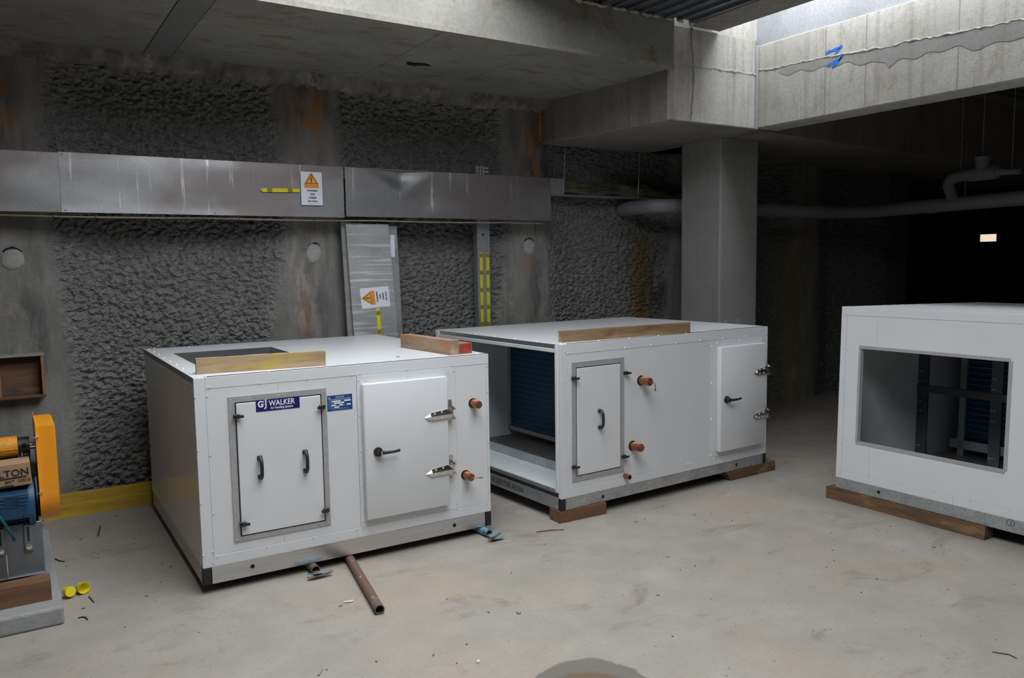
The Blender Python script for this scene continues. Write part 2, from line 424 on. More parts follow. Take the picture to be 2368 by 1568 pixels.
def grid_object(name, X, Y, Z, mat, parent=None, attrs=None, smooth=True):
    nz, nx = X.shape
    co = np.stack([X, Y, Z], -1).reshape(-1, 3)
    i = np.arange(nz - 1)[:, None] * nx + np.arange(nx - 1)[None]
    q = np.stack([i, i + 1, i + nx + 1, i + nx], -1).reshape(-1, 4)
    me = bpy.data.meshes.new(name); me.vertices.add(len(co)); me.vertices.foreach_set('co', co.ravel())
    me.loops.add(q.size); me.loops.foreach_set('vertex_index', q.ravel())
    me.polygons.add(len(q)); me.polygons.foreach_set('loop_start', np.arange(0, q.size, 4))
    me.polygons.foreach_set('loop_total', np.full(len(q), 4)); me.update(calc_edges=True)
    me.polygons.foreach_set('use_smooth', [smooth] * len(q)); me.materials.append(MAT[mat])
    for k, v in (attrs or {}).items():
        a = me.attributes.new(k, 'FLOAT', 'POINT'); a.data.foreach_set('value', v.ravel().astype(np.float32))
    me.validate(); ob = bpy.data.objects.new(name, me); COL.objects.link(ob)
    if parent: ob.parent = parent
    return ob

# ================================================================== the place
YW = 5.94
bm = nb(); box(bm, -9, 24, -9, 13, -.3, 0)
struct(link('floor', bm, 'floor'), 'dusty beige concrete basement floor with tan stains')

# shotcrete wall between smooth piles
xs = np.concatenate([np.arange(-3, -.6, .08), np.arange(-.6, 4.7, .0092), np.arange(4.7, 5.9, .016), np.arange(5.9, 9.6, .05)])
zs = np.arange(-.02, 3.06, .0092)
X, Z = np.meshgrid(xs, zs)
PILES = (0.06 - 1.95, 0.06, 2.0, 3.95, 5.9, 7.75)
dp = np.min(np.abs(np.stack([X - c for c in PILES])) , 0)
edge = .24 + .10 * (fbm(X * 1.7, Z * 1.7, 5) - .5) + .05 * np.sin(Z * 2.1)
rough = sstep(edge - .04, edge + .10, dp)
bay = sstep(.15, .62, dp)
lumps = worley(X * 25 + 1.1 * fbm(X * 14, Z * 14, 40), Z * 36 + 1.1 * fbm(X * 14, Z * 14, 44), 3)
lumps2 = worley(X * 50, Z * 62, 8)
low = .55 + .45 * fbm(X * 1.1, Z * 1.1, 77)
Y = YW + .11 * bay - .022 * (1 - np.clip(dp / .24, 0, 1) ** 2) * (dp < .24)
Y = Y + rough * low * (.034 * sstep(.25, .80, lumps) + .014 * sstep(.2, .8, lumps2)) + .035 * (fbm(X * 1.2, Z * 1.2, 21) - .5) * (.3 + bay)
Y = Y + (1 - rough) * .006 * fbm(X * 14, Z * 9, 60)
Y = Y - .07 * sstep(2.80, 2.95, Z) * bay
rust = gauss(X, 2.03, .12) * gauss(Z, 2.72, .20) + gauss(X, 3.99, .09) * gauss(Z, 2.42, .33) + .8 * gauss(X, .02, .12) * gauss(Z, 2.62, .2) \
    + .35 * gauss(X, 2.0, .05) * gauss(Z, 1.82, .06) + .5 * gauss(X, 3.95, .06) * gauss(Z, 1.60, .05) + .35 * gauss(X, 1.93, .05) * gauss(Z, 1.15, .4)
damp = np.clip(gauss(X, 2.03, .2) * gauss(Z, 2.85, .22) + gauss(X, 4.08, .17) * gauss(Z, 2.6, .6) + gauss(X, .0, .2) * gauss(Z, 2.6, .5)
               + .7 * gauss(X, 2.02, .14) * gauss(Z, 1.3, .5) + .7 * gauss(X, 4.05, .12) * gauss(Z, 1.2, .45) + .8 * gauss(X, .17, .1) * gauss(Z, 1.2, .4)
               + gauss(X, 5.45, .28) * sstep(2.1, 1.4, Z), 0, 1)
pale = np.clip(.9 * gauss(X, 1.9, .12) * gauss(Z, 1.5, .5) + .7 * gauss(X, 3.75, .1) * gauss(Z, 1.3, .3) + .6 * gauss(X, .12, .12) * gauss(Z, 1.3, .5) + .5 * gauss(X, 4.1, .1) * gauss(Z, 1.4, .5), 0, 1) * (1 - rough)
ochre = gauss(X, 5.36, .10 + .03) * sstep(2.05, 1.6, Z) + .8 * gauss(X, 7.55, .15) * sstep(2.1, 1.5, Z)
o = grid_object('wall_back', X, Y, Z, 'shotcrete', None, dict(rough=rough, rust=np.clip(rust, 0, 1), damp=damp, pale=pale, ochre=np.clip(ochre, 0, 1)))
struct(o, 'rough grey sprayed concrete wall between smooth concrete piles')

# enclosing basement walls
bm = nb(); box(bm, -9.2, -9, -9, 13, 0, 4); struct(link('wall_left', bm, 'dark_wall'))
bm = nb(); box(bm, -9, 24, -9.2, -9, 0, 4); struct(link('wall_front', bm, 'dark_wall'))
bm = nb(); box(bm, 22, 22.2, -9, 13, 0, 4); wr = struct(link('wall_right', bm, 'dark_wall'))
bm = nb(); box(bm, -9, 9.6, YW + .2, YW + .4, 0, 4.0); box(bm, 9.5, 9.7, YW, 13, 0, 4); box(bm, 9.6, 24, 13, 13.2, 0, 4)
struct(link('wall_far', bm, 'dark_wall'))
# distant daylit window
bm = nb(); box(bm, 21.96, 21.985, 10.98, 11.40, 1.98, 2.17); wn = struct(link('window_1', bm, 'glow'), 'small far window lit by warm daylight')
bm = nb()
for y0, y1, z0, z1 in ((10.94, 10.98, 1.94, 2.21), (11.40, 11.44, 1.94, 2.21), (10.94, 11.44, 1.94, 1.98), (10.94, 11.44, 2.17, 2.21)): box(bm, 21.93, 22, y0, y1, z0, z1)
link('window_frame', bm, 'frame_dark', wn)

# roof slab: low slab along the wall, high slab elsewhere with two openings
bm = nb()
P = [(-4, 4.30, 3.012), (4.25, 4.437, 3.012), (4.25, 6.2, 3.012), (-4, 6.2, 3.012)]
hexa(bm, P + [(x, y, ZTOP) for x, y, z in P])
ceil = struct(link('ceiling', bm, 'soffit'), 'board marked concrete slab soffit with rust stains')
def yedge(x): return 4.30 + (x + 4) * (.137 / 8.25)
xb = [-3.98, -2.2, -.75, .88, 1.05, 2.36, 3.12, 4.23]
for a, b in zip(xb, xb[1:]):
    for k, (s0, s1) in enumerate(((0.012, .40), (.40, 1.53))):
        if b - a < .3 and k: continue
        if b - a < .3: s0, s1 = .012, 1.53
        bm = nb(); g = .002
        hh = 3.0 - random.uniform(0, .002) - (.003 if b - a < .3 else 0)
        P = [(a + g, yedge(a) + s0 + g, hh), (b - g, yedge(b) + s0 + g, hh), (b - g, yedge(b) + s1 - g, hh), (a + g, yedge(a) + s1 - g, hh)]
        hexa(bm, P + [(x, y, 3.0125) for x, y, z in P], .002)
        link('soffit_panel', bm, 'soffit_strip' if b - a < .3 else 'soffit', ceil)
# drip edge under the slab nosing
bm = nb(); P = [(-4, 4.292, 2.99), (4.25, 4.429, 2.99), (4.25, 4.45, 2.99), (-4, 4.31, 2.99)]
hexa(bm, P + [(x, y, 3.02) for x, y, z in P]); link('drip_edge', bm, 'beam', ceil)
# rough mortar band where slab meets wall
xx = np.arange(-.6, 4.16, .012); zz = np.linspace(0, 1, 10)
GX, GT = np.meshgrid(xx, zz)
lowz = 2.895 + .03 * (fbm(GX * 6, GX * 0 + 3, 9) - .5) + .02 * (vnoise(GX * 22, GX * 0, 4) > .55)
GZ = lowz + (3.0 - lowz) * GT; GY = 5.865 - .05 * GT + .03 * fbm(GX * 9, GT * 2, 14)
GY[0] = 5.99
dmp = np.clip(1.6 * fbm(GX * 5, GT * 1.5, 31) - .35, 0, 1); pl = np.clip(2 * vnoise(GX * 13, GT * 1.2, 33) - .7, 0, 1)
struct(grid_object('trim_1', GX, GY, GZ, 'shotcrete', None, dict(rough=GX * 0, rust=.15 * (vnoise(GX * 4, GT * 2, 90) > .7), damp=dmp, pale=pl, ochre=GX * 0 + .12)), 'ragged mortar band between soffit and wall')
# small flat dark patch on the soffit
bm = nb(); prism(bm, [(2.47, 5.20), (2.50, 5.26), (2.55, 5.27), (2.60, 5.235), (2.66, 5.215), (2.60, 5.185), (2.53, 5.205)], 2.992, 3.002, lambda u, v, d: Vector((u, v, d)))
link('patch', bm, 'gap', ceil)

# high slab around the openings
def slab(name, x0, x1, y0, y1, z0=3.35, z1=ZTOP, mat='soffit'):
    bm = nb(); box(bm, x0, x1, y0, y1, z0, z1); return struct(link(name, bm, mat))
slab('ceiling', -9, OPEN_L[0], -9, 4.33); slab('ceiling', -9, -4, 4.33, 6.2)
slab('ceiling', OPEN_L[0], 24, -9, OPEN_L[2]); slab('ceiling', OPEN_L[1], 5.5, OPEN_L[2], .5)
slab('ceiling', 5.5, 24, .5, 13)
# steel deck strip with concrete margin beside the slot
bm = nb(); box(bm, OPEN_L[1], 4.46, .5, 4.44, 3.36, 3.55); dk = struct(link('ceiling', bm, 'deck'), 'ribbed steel deck soffit between concrete edges')
x = OPEN_L[1] + .02
while x < 4.44:
    bm = nb(); box(bm, x, x + .022, .2, 4.44, 3.338, 3.362, .003); link('deck_rib', bm, 'deck', dk); x += .121
bm = nb(); box(bm, 4.46, OPEN_R[0], .2, 4.50, 3.345, 3.55, .004); link('deck_margin', bm, 'beam', dk)
bm = nb()
for k in range(11):
    cx = 3.35 + k * .105 + random.uniform(-.03, .03); L = random.uniform(.02, .06)
    tube(bm, [(cx - L, 4.42, 3.335), (cx, 4.41, 3.330 + random.uniform(-.006, .004)), (cx + L, 4.42, 3.335)], [.006, .013, .006], 6)
stuff(link('mortar_lumps', bm, 'beam_light', dk, True))

# cross beam and its head, running to the wall
bm = nb()
P = [(4.29, 4.529, 2.645), (5.235, 4.529, 2.645), (5.75, 5.99, 2.645), (4.10, 5.99, 2.645)]
hexa(bm, P + [(x, y, 3.35) for x, y, z in P], .006)
cb = struct(link('beam', bm, 'beam'), 'deep concrete cross beam running to the wall')
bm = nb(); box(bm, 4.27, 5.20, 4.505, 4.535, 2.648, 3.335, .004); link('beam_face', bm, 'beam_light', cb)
bm = nb(); box(bm, 5.20, 5.232, 4.495, 4.535, 2.64, 3.30, .006); link('corner_nosing', bm, 'render', cb)
bm = nb()
pts = [(4.28 + i * .02, 4.506 - .004 * random.random(), 3.055 + .02 * i * .02 + .012 * (random.random() - .5)) for i in range(47)]
tube(bm, pts, [.004 + .006 * random.random() for _ in pts], 6); link('mortar_seam', bm, 'beam_light', cb, True)
bm = nb()   # grey drip running down the head
zs_ = np.linspace(3.34, 2.66, 30)
poly = [(4.50 + .012 * math.sin(z * 9) + random.uniform(.006, .016), z) for z in zs_] + [(4.50 + .012 * math.sin(z * 9) - random.uniform(.004, .014), z) for z in zs_[::-1]]
prism(bm, poly, 4.5035, 4.506, lambda u, z, d: Vector((u, d, z))); link('drip_stain', bm, 'beam', cb)
# upper wall above the head
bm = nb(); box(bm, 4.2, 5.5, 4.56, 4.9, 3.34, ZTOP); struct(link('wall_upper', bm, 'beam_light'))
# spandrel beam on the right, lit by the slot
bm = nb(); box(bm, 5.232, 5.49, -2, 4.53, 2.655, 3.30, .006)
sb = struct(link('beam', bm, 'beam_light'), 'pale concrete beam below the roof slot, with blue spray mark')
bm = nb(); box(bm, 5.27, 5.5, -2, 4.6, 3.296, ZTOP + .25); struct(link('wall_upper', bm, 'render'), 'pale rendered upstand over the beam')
FX = lambda y, z, d: Vector((5.232 - d, y, z))
bm = nb()
pts = []
for i in range(105):
    y = 4.5 - i * .024; pts.append((5.231, y, 3.107 - .055 * (4.5 - y) + .022 * (fbm(np.array(y * 5.), np.array(0.), 3) - .5) + .012 * (random.random() - .5)))
tube(bm, pts, [.003 + .006 * random.random() for _ in pts], 6); link('mortar_seam', bm, 'beam_light', sb, True)
bm = nb()   # dribble of slurry below the seam
top = [(y, 3.105 - .055 * (4.5 - y)) for y in np.linspace(4.3, 2.3, 70)]
bot = [(y, z - .035 - .10 * float(fbm(np.array(y * 2.3), np.array(2.), 6)) * (1.5 if y < 3.4 else .8) + .012 * math.sin(y * 31)) for y, z in top]
for (a, b) in zip(range(69), range(1, 70)):
    q = [bm.verts.new(FX(*p, .0022)) for p in (top[a], top[b], bot[b], bot[a])]; bm.faces.new(q)
bmesh.ops.remove_doubles(bm, verts=bm.verts, dist=1e-5); link('slurry_stain', bm, 'column', sb)
for y in (3.88, 3.55, 2.9):
    bm = nb(); box(bm, 5.2305, 5.24, y - .002, y + .002, 2.66, 3.295); link('form_joint', bm, 'beam', sb)
for st in ([(3.875, 3.098), (3.845, 3.108), (3.80, 3.112), (3.765, 3.118), (3.742, 3.128)], [(3.765, 3.112), (3.785, 3.09), (3.805, 3.065)],
           [(3.868, 3.012), (3.83, 3.018), (3.79, 3.026), (3.755, 3.042), (3.728, 3.052)], [(3.742, 3.046), (3.765, 3.022), (3.80, 3.0), (3.82, 2.992)]):
    bm = nb(); a, b = [], []
    dense = []
    for p, q in zip(st, st[1:]):
        for t in (0, .33, .66): dense.append((p[0] + (q[0] - p[0]) * t, p[1] + (q[1] - p[1]) * t))
    dense.append(st[-1])
    for y, z in dense: a.append((y, z + random.uniform(.006, .014))); b.append((y, z - random.uniform(.006, .014)))
    prism(bm, a + b[::-1], -.001, .0036, FX); link('spray_mark', bm, 'spray', sb)
# beam going on to the right, and dark deck beyond
bm = nb(); P = [(5.40, 4.56, 2.645), (14, 5.3, 2.645), (14, 6.2, 2.645), (5.40, 6.2, 2.645)]
hexa(bm, P + [(x, y, 3.35) for x, y, z in P]); struct(link('beam', bm, 'beam'), 'dark concrete beam along the wall beyond the column')
bm = nb()
for k in range(26): box(bm, 5.6, 16, .6 + k * .16, .63 + k * .16, 3.31, 3.352)
stuff(struct(link('deck_ribs', bm, 'deck')))['kind'] = 'structure'
# column
bm = nb(); box(bm, 5.27, 5.745, 4.93, 5.40, 0, 2.65, .012, 2)
co_ = struct(link('column', bm, 'column'), 'square grey concrete column under the beam crossing')
bm = nb()
for z in (1.06, .40): 
    for yy in (0, 1):
        cyl(bm, (5.35 + .16 * yy, 4.9292, z), (5.35 + .16 * yy, 4.932, z), .022, 14)
link('tie_hole_plug', bm, 'plug', co_)

# ================================================================== wall fixtures
FW = lambda u, z, d: Vector((u, YW - d, z))          # on the wall
for (x, z, lab) in ((.075, 1.667, 'round mortar plug in the pile above the formwork box'), (2.003, 1.697, 'round mortar plug in the pile beside the leaning sheets'),
                    (3.95, 1.74, 'round mortar plug in the pile beside the yellow striped tray')):
    root = empty('anchor_plug', (x, 5.93, z)); tag(root, lab, 'plug', 'anchor plugs')
    bm = nb(); rad = [.060 + .003 * math.sin(2 * t + x * 9) + random.uniform(-.003, .003) for t in np.linspace(0, 6.283, 27)[:-1]]
    ang = np.linspace(0, 6.283, 27)[:-1]; R = []
    for k, dy in ((1.06, .02), (1., -.012), (.8, -.020), (.4, -.023)): R.append([bm.verts.new((k * r * math.cos(t), dy, k * r * 1.08 * math.sin(t))) for r, t in zip(rad, ang)])
    for A, B in zip(R, R[1:]):
        for i in range(26): bm.faces.new((A[i], A[(i + 1) % 26], B[(i + 1) % 26], B[i]))
    bm.faces.new(R[-1]); link('plug', bm, 'plug', root, True)
    bm = nb(); pts = [((.064 + .006 * random.random()) * math.cos(t), -.010 + .006 * random.random(), .072 * math.sin(t)) for t in np.linspace(.7, 2.4, 10)]
    tube(bm, pts, [.003 + .007 * random.random() for _ in pts], 6); link('dark_rim', bm, 'gap', root, True)  # ragged black arc along the top edge of the plug only

# formwork box left in the pile
root = tag(empty('formwork_box', (-.05, 5.82, .80)), 'open timber formwork box fixed to the pile', 'formwork')
def wbox(name, mat, *a, parent=root, bev=.002):
    bm = nb(); box(bm, *a, bev); return link(name, bm, mat, parent)
wbox('top_board', 'board', -.07, .255, -.005, .12, .262, .278); wbox('bottom_board', 'ply', -.07, .25, 0, .12, .0, .016)
wbox('side_board', 'pine_red', .232, .25, 0, .12, .016, .262); wbox('side_board', 'pine_red', -.005, .015, 0, .12, .016, .262)
wbox('back_board', 'ply', .015, .232, .085, .1, .016, .262)

bm = nb(); box(bm, 0, .028, 0, .05, 0, .31, .002); tag(link('formwork_strip', bm, 'pine_red', None, False, (4.055, 5.90, 2.66)), 'upright orange brown timber strip where the cross beam meets the wall', 'timber')
# galvanised cable-tray covers
def cover(x0, x1, z0, z1, y, label, dent=False, seed=0):
    root = tag(empty('cable_tray_cover', (x0, y, z0)), label, 'cover', 'galvanised cable tray covers on the wall')
    nx = max(14, int((x1 - x0) / .035)); xx = np.linspace(0, x1 - x0, nx); zz = np.linspace(0, z1 - z0, 15)
    GX, GZ = np.meshgrid(xx, zz)
    GY = .016 * (fbm(GX * 1.5 + seed, GZ * 3.2, 50 + seed, 2) - .5)
    GY = GY * np.clip(np.minimum(GZ, (z1 - z0) - GZ) / .06 + .25, 0, 1)
    if dent:
        t = np.clip(1 - np.abs(GX - .44) / (.02 + .28 * np.clip((GZ - .19) / .17, 0, 1)), 0, 1) * (GZ > .19)
        GY = GY + .045 * t * np.clip((GZ - .19) / .1, 0, 1) + .02 * gauss(GX, .62, .14) * gauss(GZ, .15, .12)
    o = grid_object('front_sheet', GX, GY, GZ, 'cover', root)
    md = o.modifiers.new('t', 'SOLIDIFY'); md.thickness = .0015; md.use_rim = False
    bm = nb(); box(bm, 0, x1 - x0, .003, .14, z1 - z0 - .002, z1 - z0); link('top_flange', bm, 'galv', root)
    bm = nb(); box(bm, 0, x1 - x0, .003, .04, 0, .002); link('bottom_flange', bm, 'galv', root)
    bm = nb()
    for u in (.02, (x1 - x0) / 2, x1 - x0 - .02):
        for v in (.012, z1 - z0 - .014): dome(bm, (u, .001 + .0, v), (0, -1, 0), .005, 6)
    stuff(link('screws', bm, 'frame_dark', root))
    for u in (.25, (x1 - x0) - .3):
        bm = nb(); box(bm, u, u + .03, .01, .20, .05, .075); link('bracket', bm, 'galv', root)
    return root
c1 = cover(-1.6, .3445, 1.952, 2.312, 5.70, 'bright end length of galvanised cable tray cover above the formwork box', seed=1)
c2 = cover(.346, 2.170, 1.952, 2.318, 5.70, 'drip-stained galvanised cable tray cover carrying the warning sign')
c3 = cover(2.182, 4.03, 1.960, 2.318, 5.695, 'galvanised cable tray cover with a dented top edge', True, 4)
# cable along the underside with ties
root = tag(empty('power_cable', (0, 5.735, 1.936)), 'thin dusty cable run along the underside of the tray covers', 'cable')
bm = nb(); pts = [(x, .004 * math.sin(x * 7), -.004 - .006 * abs(math.sin(x * 2.6)) + .0015 * x) for x in np.arange(-1.5, 4.0, .06)]
tube(bm, pts, .005, 6); tube(bm, [(p[0], p[1] + .012, p[2] - .003) for p in pts], .004, 6); link('cable', bm, 'cable', root, True)
for x in (.30, .53, .72, .95, 1.18, 1.42, 1.72, 1.95, 2.28, 2.62, 2.98, 3.30, 3.62, 3.88):
    bm = nb(); L = random.uniform(.02, .075); tube(bm, [(x, -.005, .004), (x + .002, -.01, -.01), (x + random.uniform(-.006, .012), -.008, -.01 - L)], .0022, 5)
    link('cable_tie', bm, 'black', root)

# warning signs
def warning_sign(root, fr):
    """local sheet .156 wide, .236 tall, centred; fr(u,z,d)"""
    bm = nb(); box(bm, -.078, .078, -.118, .118, 0, .0008, 0, 1, lambda u, z, d: fr(u, z, d)); link('sheet', bm, 'paper', root)
    bm = nb(); prism(bm, [(-.006, .112), (.006, .112), (.054, .036), (.054, .003), (-.054, .003), (-.054, .036)], .0008, .0012, fr); link('amber_symbol', bm, 'sign_amber', root)
    bm = nb(); o = [(0, .104), (.045, .033), (-.045, .033)]; i_ = [(0, .094), (.0375, .0375), (-.0375, .0375)]
    for k in range(3):
        j = (k + 1) % 3; prism(bm, [o[k], o[j], i_[j], i_[k]], .0012, .0016, fr)
    prism(bm, [(.001, .085), (-.009, .060), (-.001, .062), (-.003, .048), (-.008, .05), (.001, .039), (.007, .052), (.002, .050), (.008, .070), (.001, .068), (.005, .085)], .0012, .0016, fr)
    link('hazard_triangle', bm, 'ink', root)
    bm = nb(); prism(bm, [(-.050, .0065), (.050, .0065), (.050, .027), (-.050, .027)], .0012, .0015, fr); link('danger_panel', bm, 'sign_orange', root)
    text('DANGER', .022, fr, 0, .009, .0017, 'sign_amber', root, 'danger_lettering', 'CENTER', .0004)
    for s, z in (('WARNING', -.020), ("'LIVE'", -.045), ('CABLES', -.070), ('ON TRAY', -.095)):
        text(s, .0145, fr, .004, z, .0012, 'ink', root, 'lettering', 'CENTER', .0009, 1.12)
    for wd, z in ((.042, -.107), (.015, -.1135)):
        bm = nb(); 
        for k in range(int(wd * 2 / .008)):
            box(bm, .004 - wd + k * .008, .004 - wd + k * .008 + .0055, z, z + .0025, .0008, .0011, 0, 1, fr)
        link('small_print', bm, 'print_grey', root)
sg = tag(empty('warning_sign', (1.925, 5.688, 2.152)), 'white electrical warning sign on the level tray cover', 'sign')
warning_sign(sg, lambda u, z, d: Vector((u, -d, z)))
tp = tag(empty('yellow_tape', (1.698, 5.689, 2.132)), 'yellow printed arrow tape on the level cover beside the warning sign', 'tape')
bm = nb(); prism(bm, [(-.14, .002), (-.122, .014), (.14, .014), (.14, -.012), (-.122, -.014)], 0, .0012, lambda u, z, d: Vector((u, -d, z + .02 * u))); link('strip', bm, 'tape_x', tp)

# sheets leaning on the wall
def lean(name, label, cat, x0, x1, xb0, xb1, y_top, y_bot, ztop, mat, th=.003):
    root = tag(empty(name, ((x0 + x1) / 2, y_bot, 0)), label, cat); ox, oy = (x0 + x1) / 2, y_bot
    bm = nb(); P = [(xb0 - ox, 0, 0), (xb1 - ox, 0, 0), (xb1 - ox, th, 0), (xb0 - ox, th, 0)]
    Q = [(x0 - ox, y_top - oy, ztop), (x1 - ox, y_top - oy, ztop), (x1 - ox, y_top - oy + th, ztop), (x0 - ox, y_top - oy + th, ztop)]
    hexa(bm, P + Q); link('sheet', bm, mat, root); return root
s1 = lean('leaning_cover_sheet', 'streaked galvanised sheet with a sideways warning sign leaning on the wall', 'metal sheet', 2.205, 2.55, 2.275, 2.655, 5.775, 5.735, 1.912, 'sheet')
s2 = lean('leaning_cover_sheet', 'dark galvanised sheet leaning behind the streaked sheet', 'metal sheet', 2.36, 2.635, 2.38, 2.675, 5.81, 5.765, 1.90, 'galv')
s3 = lean('formply_board', 'narrow grey formply board with rusty edge leaning behind the sheets', 'board', 2.182, 2.352, 2.225, 2.372, 5.812, 5.772, 1.925, 'board', .017)
bm = nb(); P = [(.095, .037, 1.60), (.103, .037, 1.60), (.103, .0375, 1.60), (.095, .0375, 1.60)]
bm.free()
bm = nb(); box(bm, .075, .112, .034, .0352, 1.66, 1.83); link('paper_label', bm, 'paper', s2)
def on_s1(u, z, d):      # local frame of the leaning sheet
    k = z / 1.912; return Vector((u + .07 * (1 - k) * 1.0 - .0, .04 * k - .0012 - d, z))
th = math.radians(93)
warning_sign(s1, lambda u, z, d: on_s1(.021 + u * math.cos(th) - z * math.sin(th), 1.352 + u * math.sin(th) + z * math.cos(th), d))
bm = nb()
pa = [(.022, 1.27), (.048, 1.27)]; 
hexa(bm, [on_s1(.022, .4, .0), on_s1(.05, .4, .0), on_s1(.05, .4, .001), on_s1(.022, .4, .001), on_s1(.022, 1.268, .0), on_s1(.05, 1.27, .0), on_s1(.05, 1.27, .001), on_s1(.022, 1.268, .001)])
link('yellow_tape', bm, 'tape_z', s1)

# vertical cable tray with yellow tape
root = tag(empty('cable_tray', (3.385, 5.86, 0)), 'upright steel cable tray with two yellow tape strips', 'cable tray')
bm = nb(); box(bm, 0, .118, 0, .002, 0, 1.985, 0); link('tray_cover', bm, 'galv', root)
for u in (-.002, .118):
    bm = nb(); box(bm, u, u + .002, -.004, .055, 0, 2.42); link('side_rail', bm, 'galv', root)
bm = nb(); 
for z in (2.33, 2.36, 2.39):
    box(bm, 0, .118, .02, .022, z, z + .012)
for u in (.02, .05, .08): box(bm, u, u + .016, .0195, .0225, 2.30, 2.41)
link('perforated_base', bm, 'galv', root)
for u in (.024, .086):
    bm = nb(); box(bm, u, u + .027, -.0015, 0, 0, 1.69); link('yellow_tape', bm, 'tape_z', root)
bm = nb(); cyl(bm, (.06, -.002, 1.84), (.06, .001, 1.84), .012, 12); link('dark_stain', bm, 'frame_dark', root)

# service tray beyond the covers
root = tag(empty('service_tray', (4.04, 5.86, 2.2)), 'open cable tray with grubby wrapped services along the wall', 'cable tray')
bm = nb(); box(bm, 0, .22, -.03, -.026, .0, .135); link('cover_offcut', bm, 'galv', root)
bm = nb(); box(bm, 0, 1.8, -.02, .1, -.012, 0); link('tray', bm, 'galv', root)
for k in range(4):
    bm = nb(); pts = [(.2 + i * .1, .0 + .02 * k + .01 * math.sin(i + k), .03 + .022 * k + .012 * math.sin(i * 1.3 + 2 * k)) for i in range(17)]
    tube(bm, pts, [.02 + .012 * random.random() for _ in pts], 8); link('wrapped_cable', bm, 'foam', root, True)
for x in (.23, 1.1):
    bm = nb(); tube(bm, [(x, -.02, 0), (x + .02, -.02, .42)], .004, 5); link('hanger', bm, 'rod', root)

# yellow timber along the wall foot
def timber(name, label, L, wd, h, loc, rot, mat, cut0=0., bev=.004, group=None, wear=.0015):
    root = bpy.data.objects.new(name, None); bpy.data.objects.remove(root)
    bm = nb(); n_ = 14; R = []
    for i in range(n_ + 1):
        x = L * i / n_; R.append([bm.verts.new((x + (cut0 * (zz / h) if i == 0 else 0), yy + random.uniform(-wear, wear), zz + (random.uniform(-wear, 0) if zz else 0)))
                                  for yy, zz in ((0, 0), (wd, 0), (wd, h), (0, h))])
    for A, B in zip(R, R[1:]):
        for j in range(4): bm.faces.new((A[j], A[(j + 1) % 4], B[(j + 1) % 4], B[j]))
    bm.faces.new(R[0][::-1]); bm.faces.new(R[-1])
    es = [e for e in bm.edges if len(e.link_faces) == 2 and e.calc_face_angle(0) > .8]
    bmesh.ops.bevel(bm, geom=es, offset=bev, segments=2, profile=.5, affect='EDGES')
    o = link(name, bm, mat, None, True, loc, rot); tag(o, label, 'timber', group); return o
timber('timber_plank', 'long yellow timber plank on edge at the foot of the wall', 1.75, .045, .150, (-.5, 5.835, 0), (0, 0, 0), 'yellow_timber')

# ================================================================== air handling units
def rivet_line(bm, fr, u0, z0, u1, z1, n_, r=.0055, d=.0):
    for i in range(n_):
        t = i / max(1, n_ - 1); u = u0 + (u1 - u0) * t; z = z0 + (z1 - z0) * t
        dome(bm, fr(u, z, d), fr(u, z, d + 1) - fr(u, z, d), r, 7)
def panel(root, fr, u0, u1, z0, z1, d, name='panel', mat='white', th=.03, bev=.0012):
    bm = nb(); box(bm, u0, u1, z0, z1, d - th, d, bev, 1, fr); return link(name, bm, mat, root)
def latch(root, fr, u, z, d, side=1):
    bm = nb(); box(bm, u - .017, u + .017, z - .011, z + .011, d, d + .012, .003, 1, fr)
    cyl(bm, fr(u, z, d + .010), fr(u, z, d + .024), .010, 12)
    prism(bm, [(u - .008 * side, z - .008), (u - .006 * side, z + .008), (u + .030 * side, z + .005), (u + .030 * side, z - .006)], d + .016, d + .028, fr)
    return link('latch', bm, 'black', root)
def bow_handle(root, fr, u, z0, z1, d):
    bm = nb(); pts = [fr(u, z1 - .008, d), fr(u, z1 - .006, d + .02), fr(u, z1 - .022, d + .037), fr(u, (z0 + z1) / 2, d + .040), fr(u, z0 + .022, d + .037), fr(u, z0 + .006, d + .02), fr(u, z0 + .008, d)]
    tube(bm, pts, [.012, .011, .009, .009, .009, .011, .012], 10)
    for z in (z0 + .007, z1 - .007): box(bm, u - .013, u + .013, z - .012, z + .012, d, d + .008, .003, 1, fr)
    return link('handle', bm, 'black', root, True)
def lever(root, fr, u, z, d, L=.11):
    bm = nb(); cyl(bm, fr(u, z, d), fr(u, z, d + .012), .026, 20, .024); cyl(bm, fr(u, z, d + .012), fr(u, z, d + .034), .017, 16, .015)
    tube(bm, [fr(u, z, d + .033), fr(u + .03, z - .001, d + .040), fr(u + L * .7, z - .001, d + .042), fr(u + L, z + .002, d + .038)], [.014, .009, .0075, .0085], 10)
    o = link('lever_handle', bm, 'black', root, True)
    bm = nb(); cyl(bm, fr(u + .004, z - .002, d + .044), fr(u + .004, z - .002, d + .047), .006, 12); link('key_lock', bm, 'chrome', o); return o
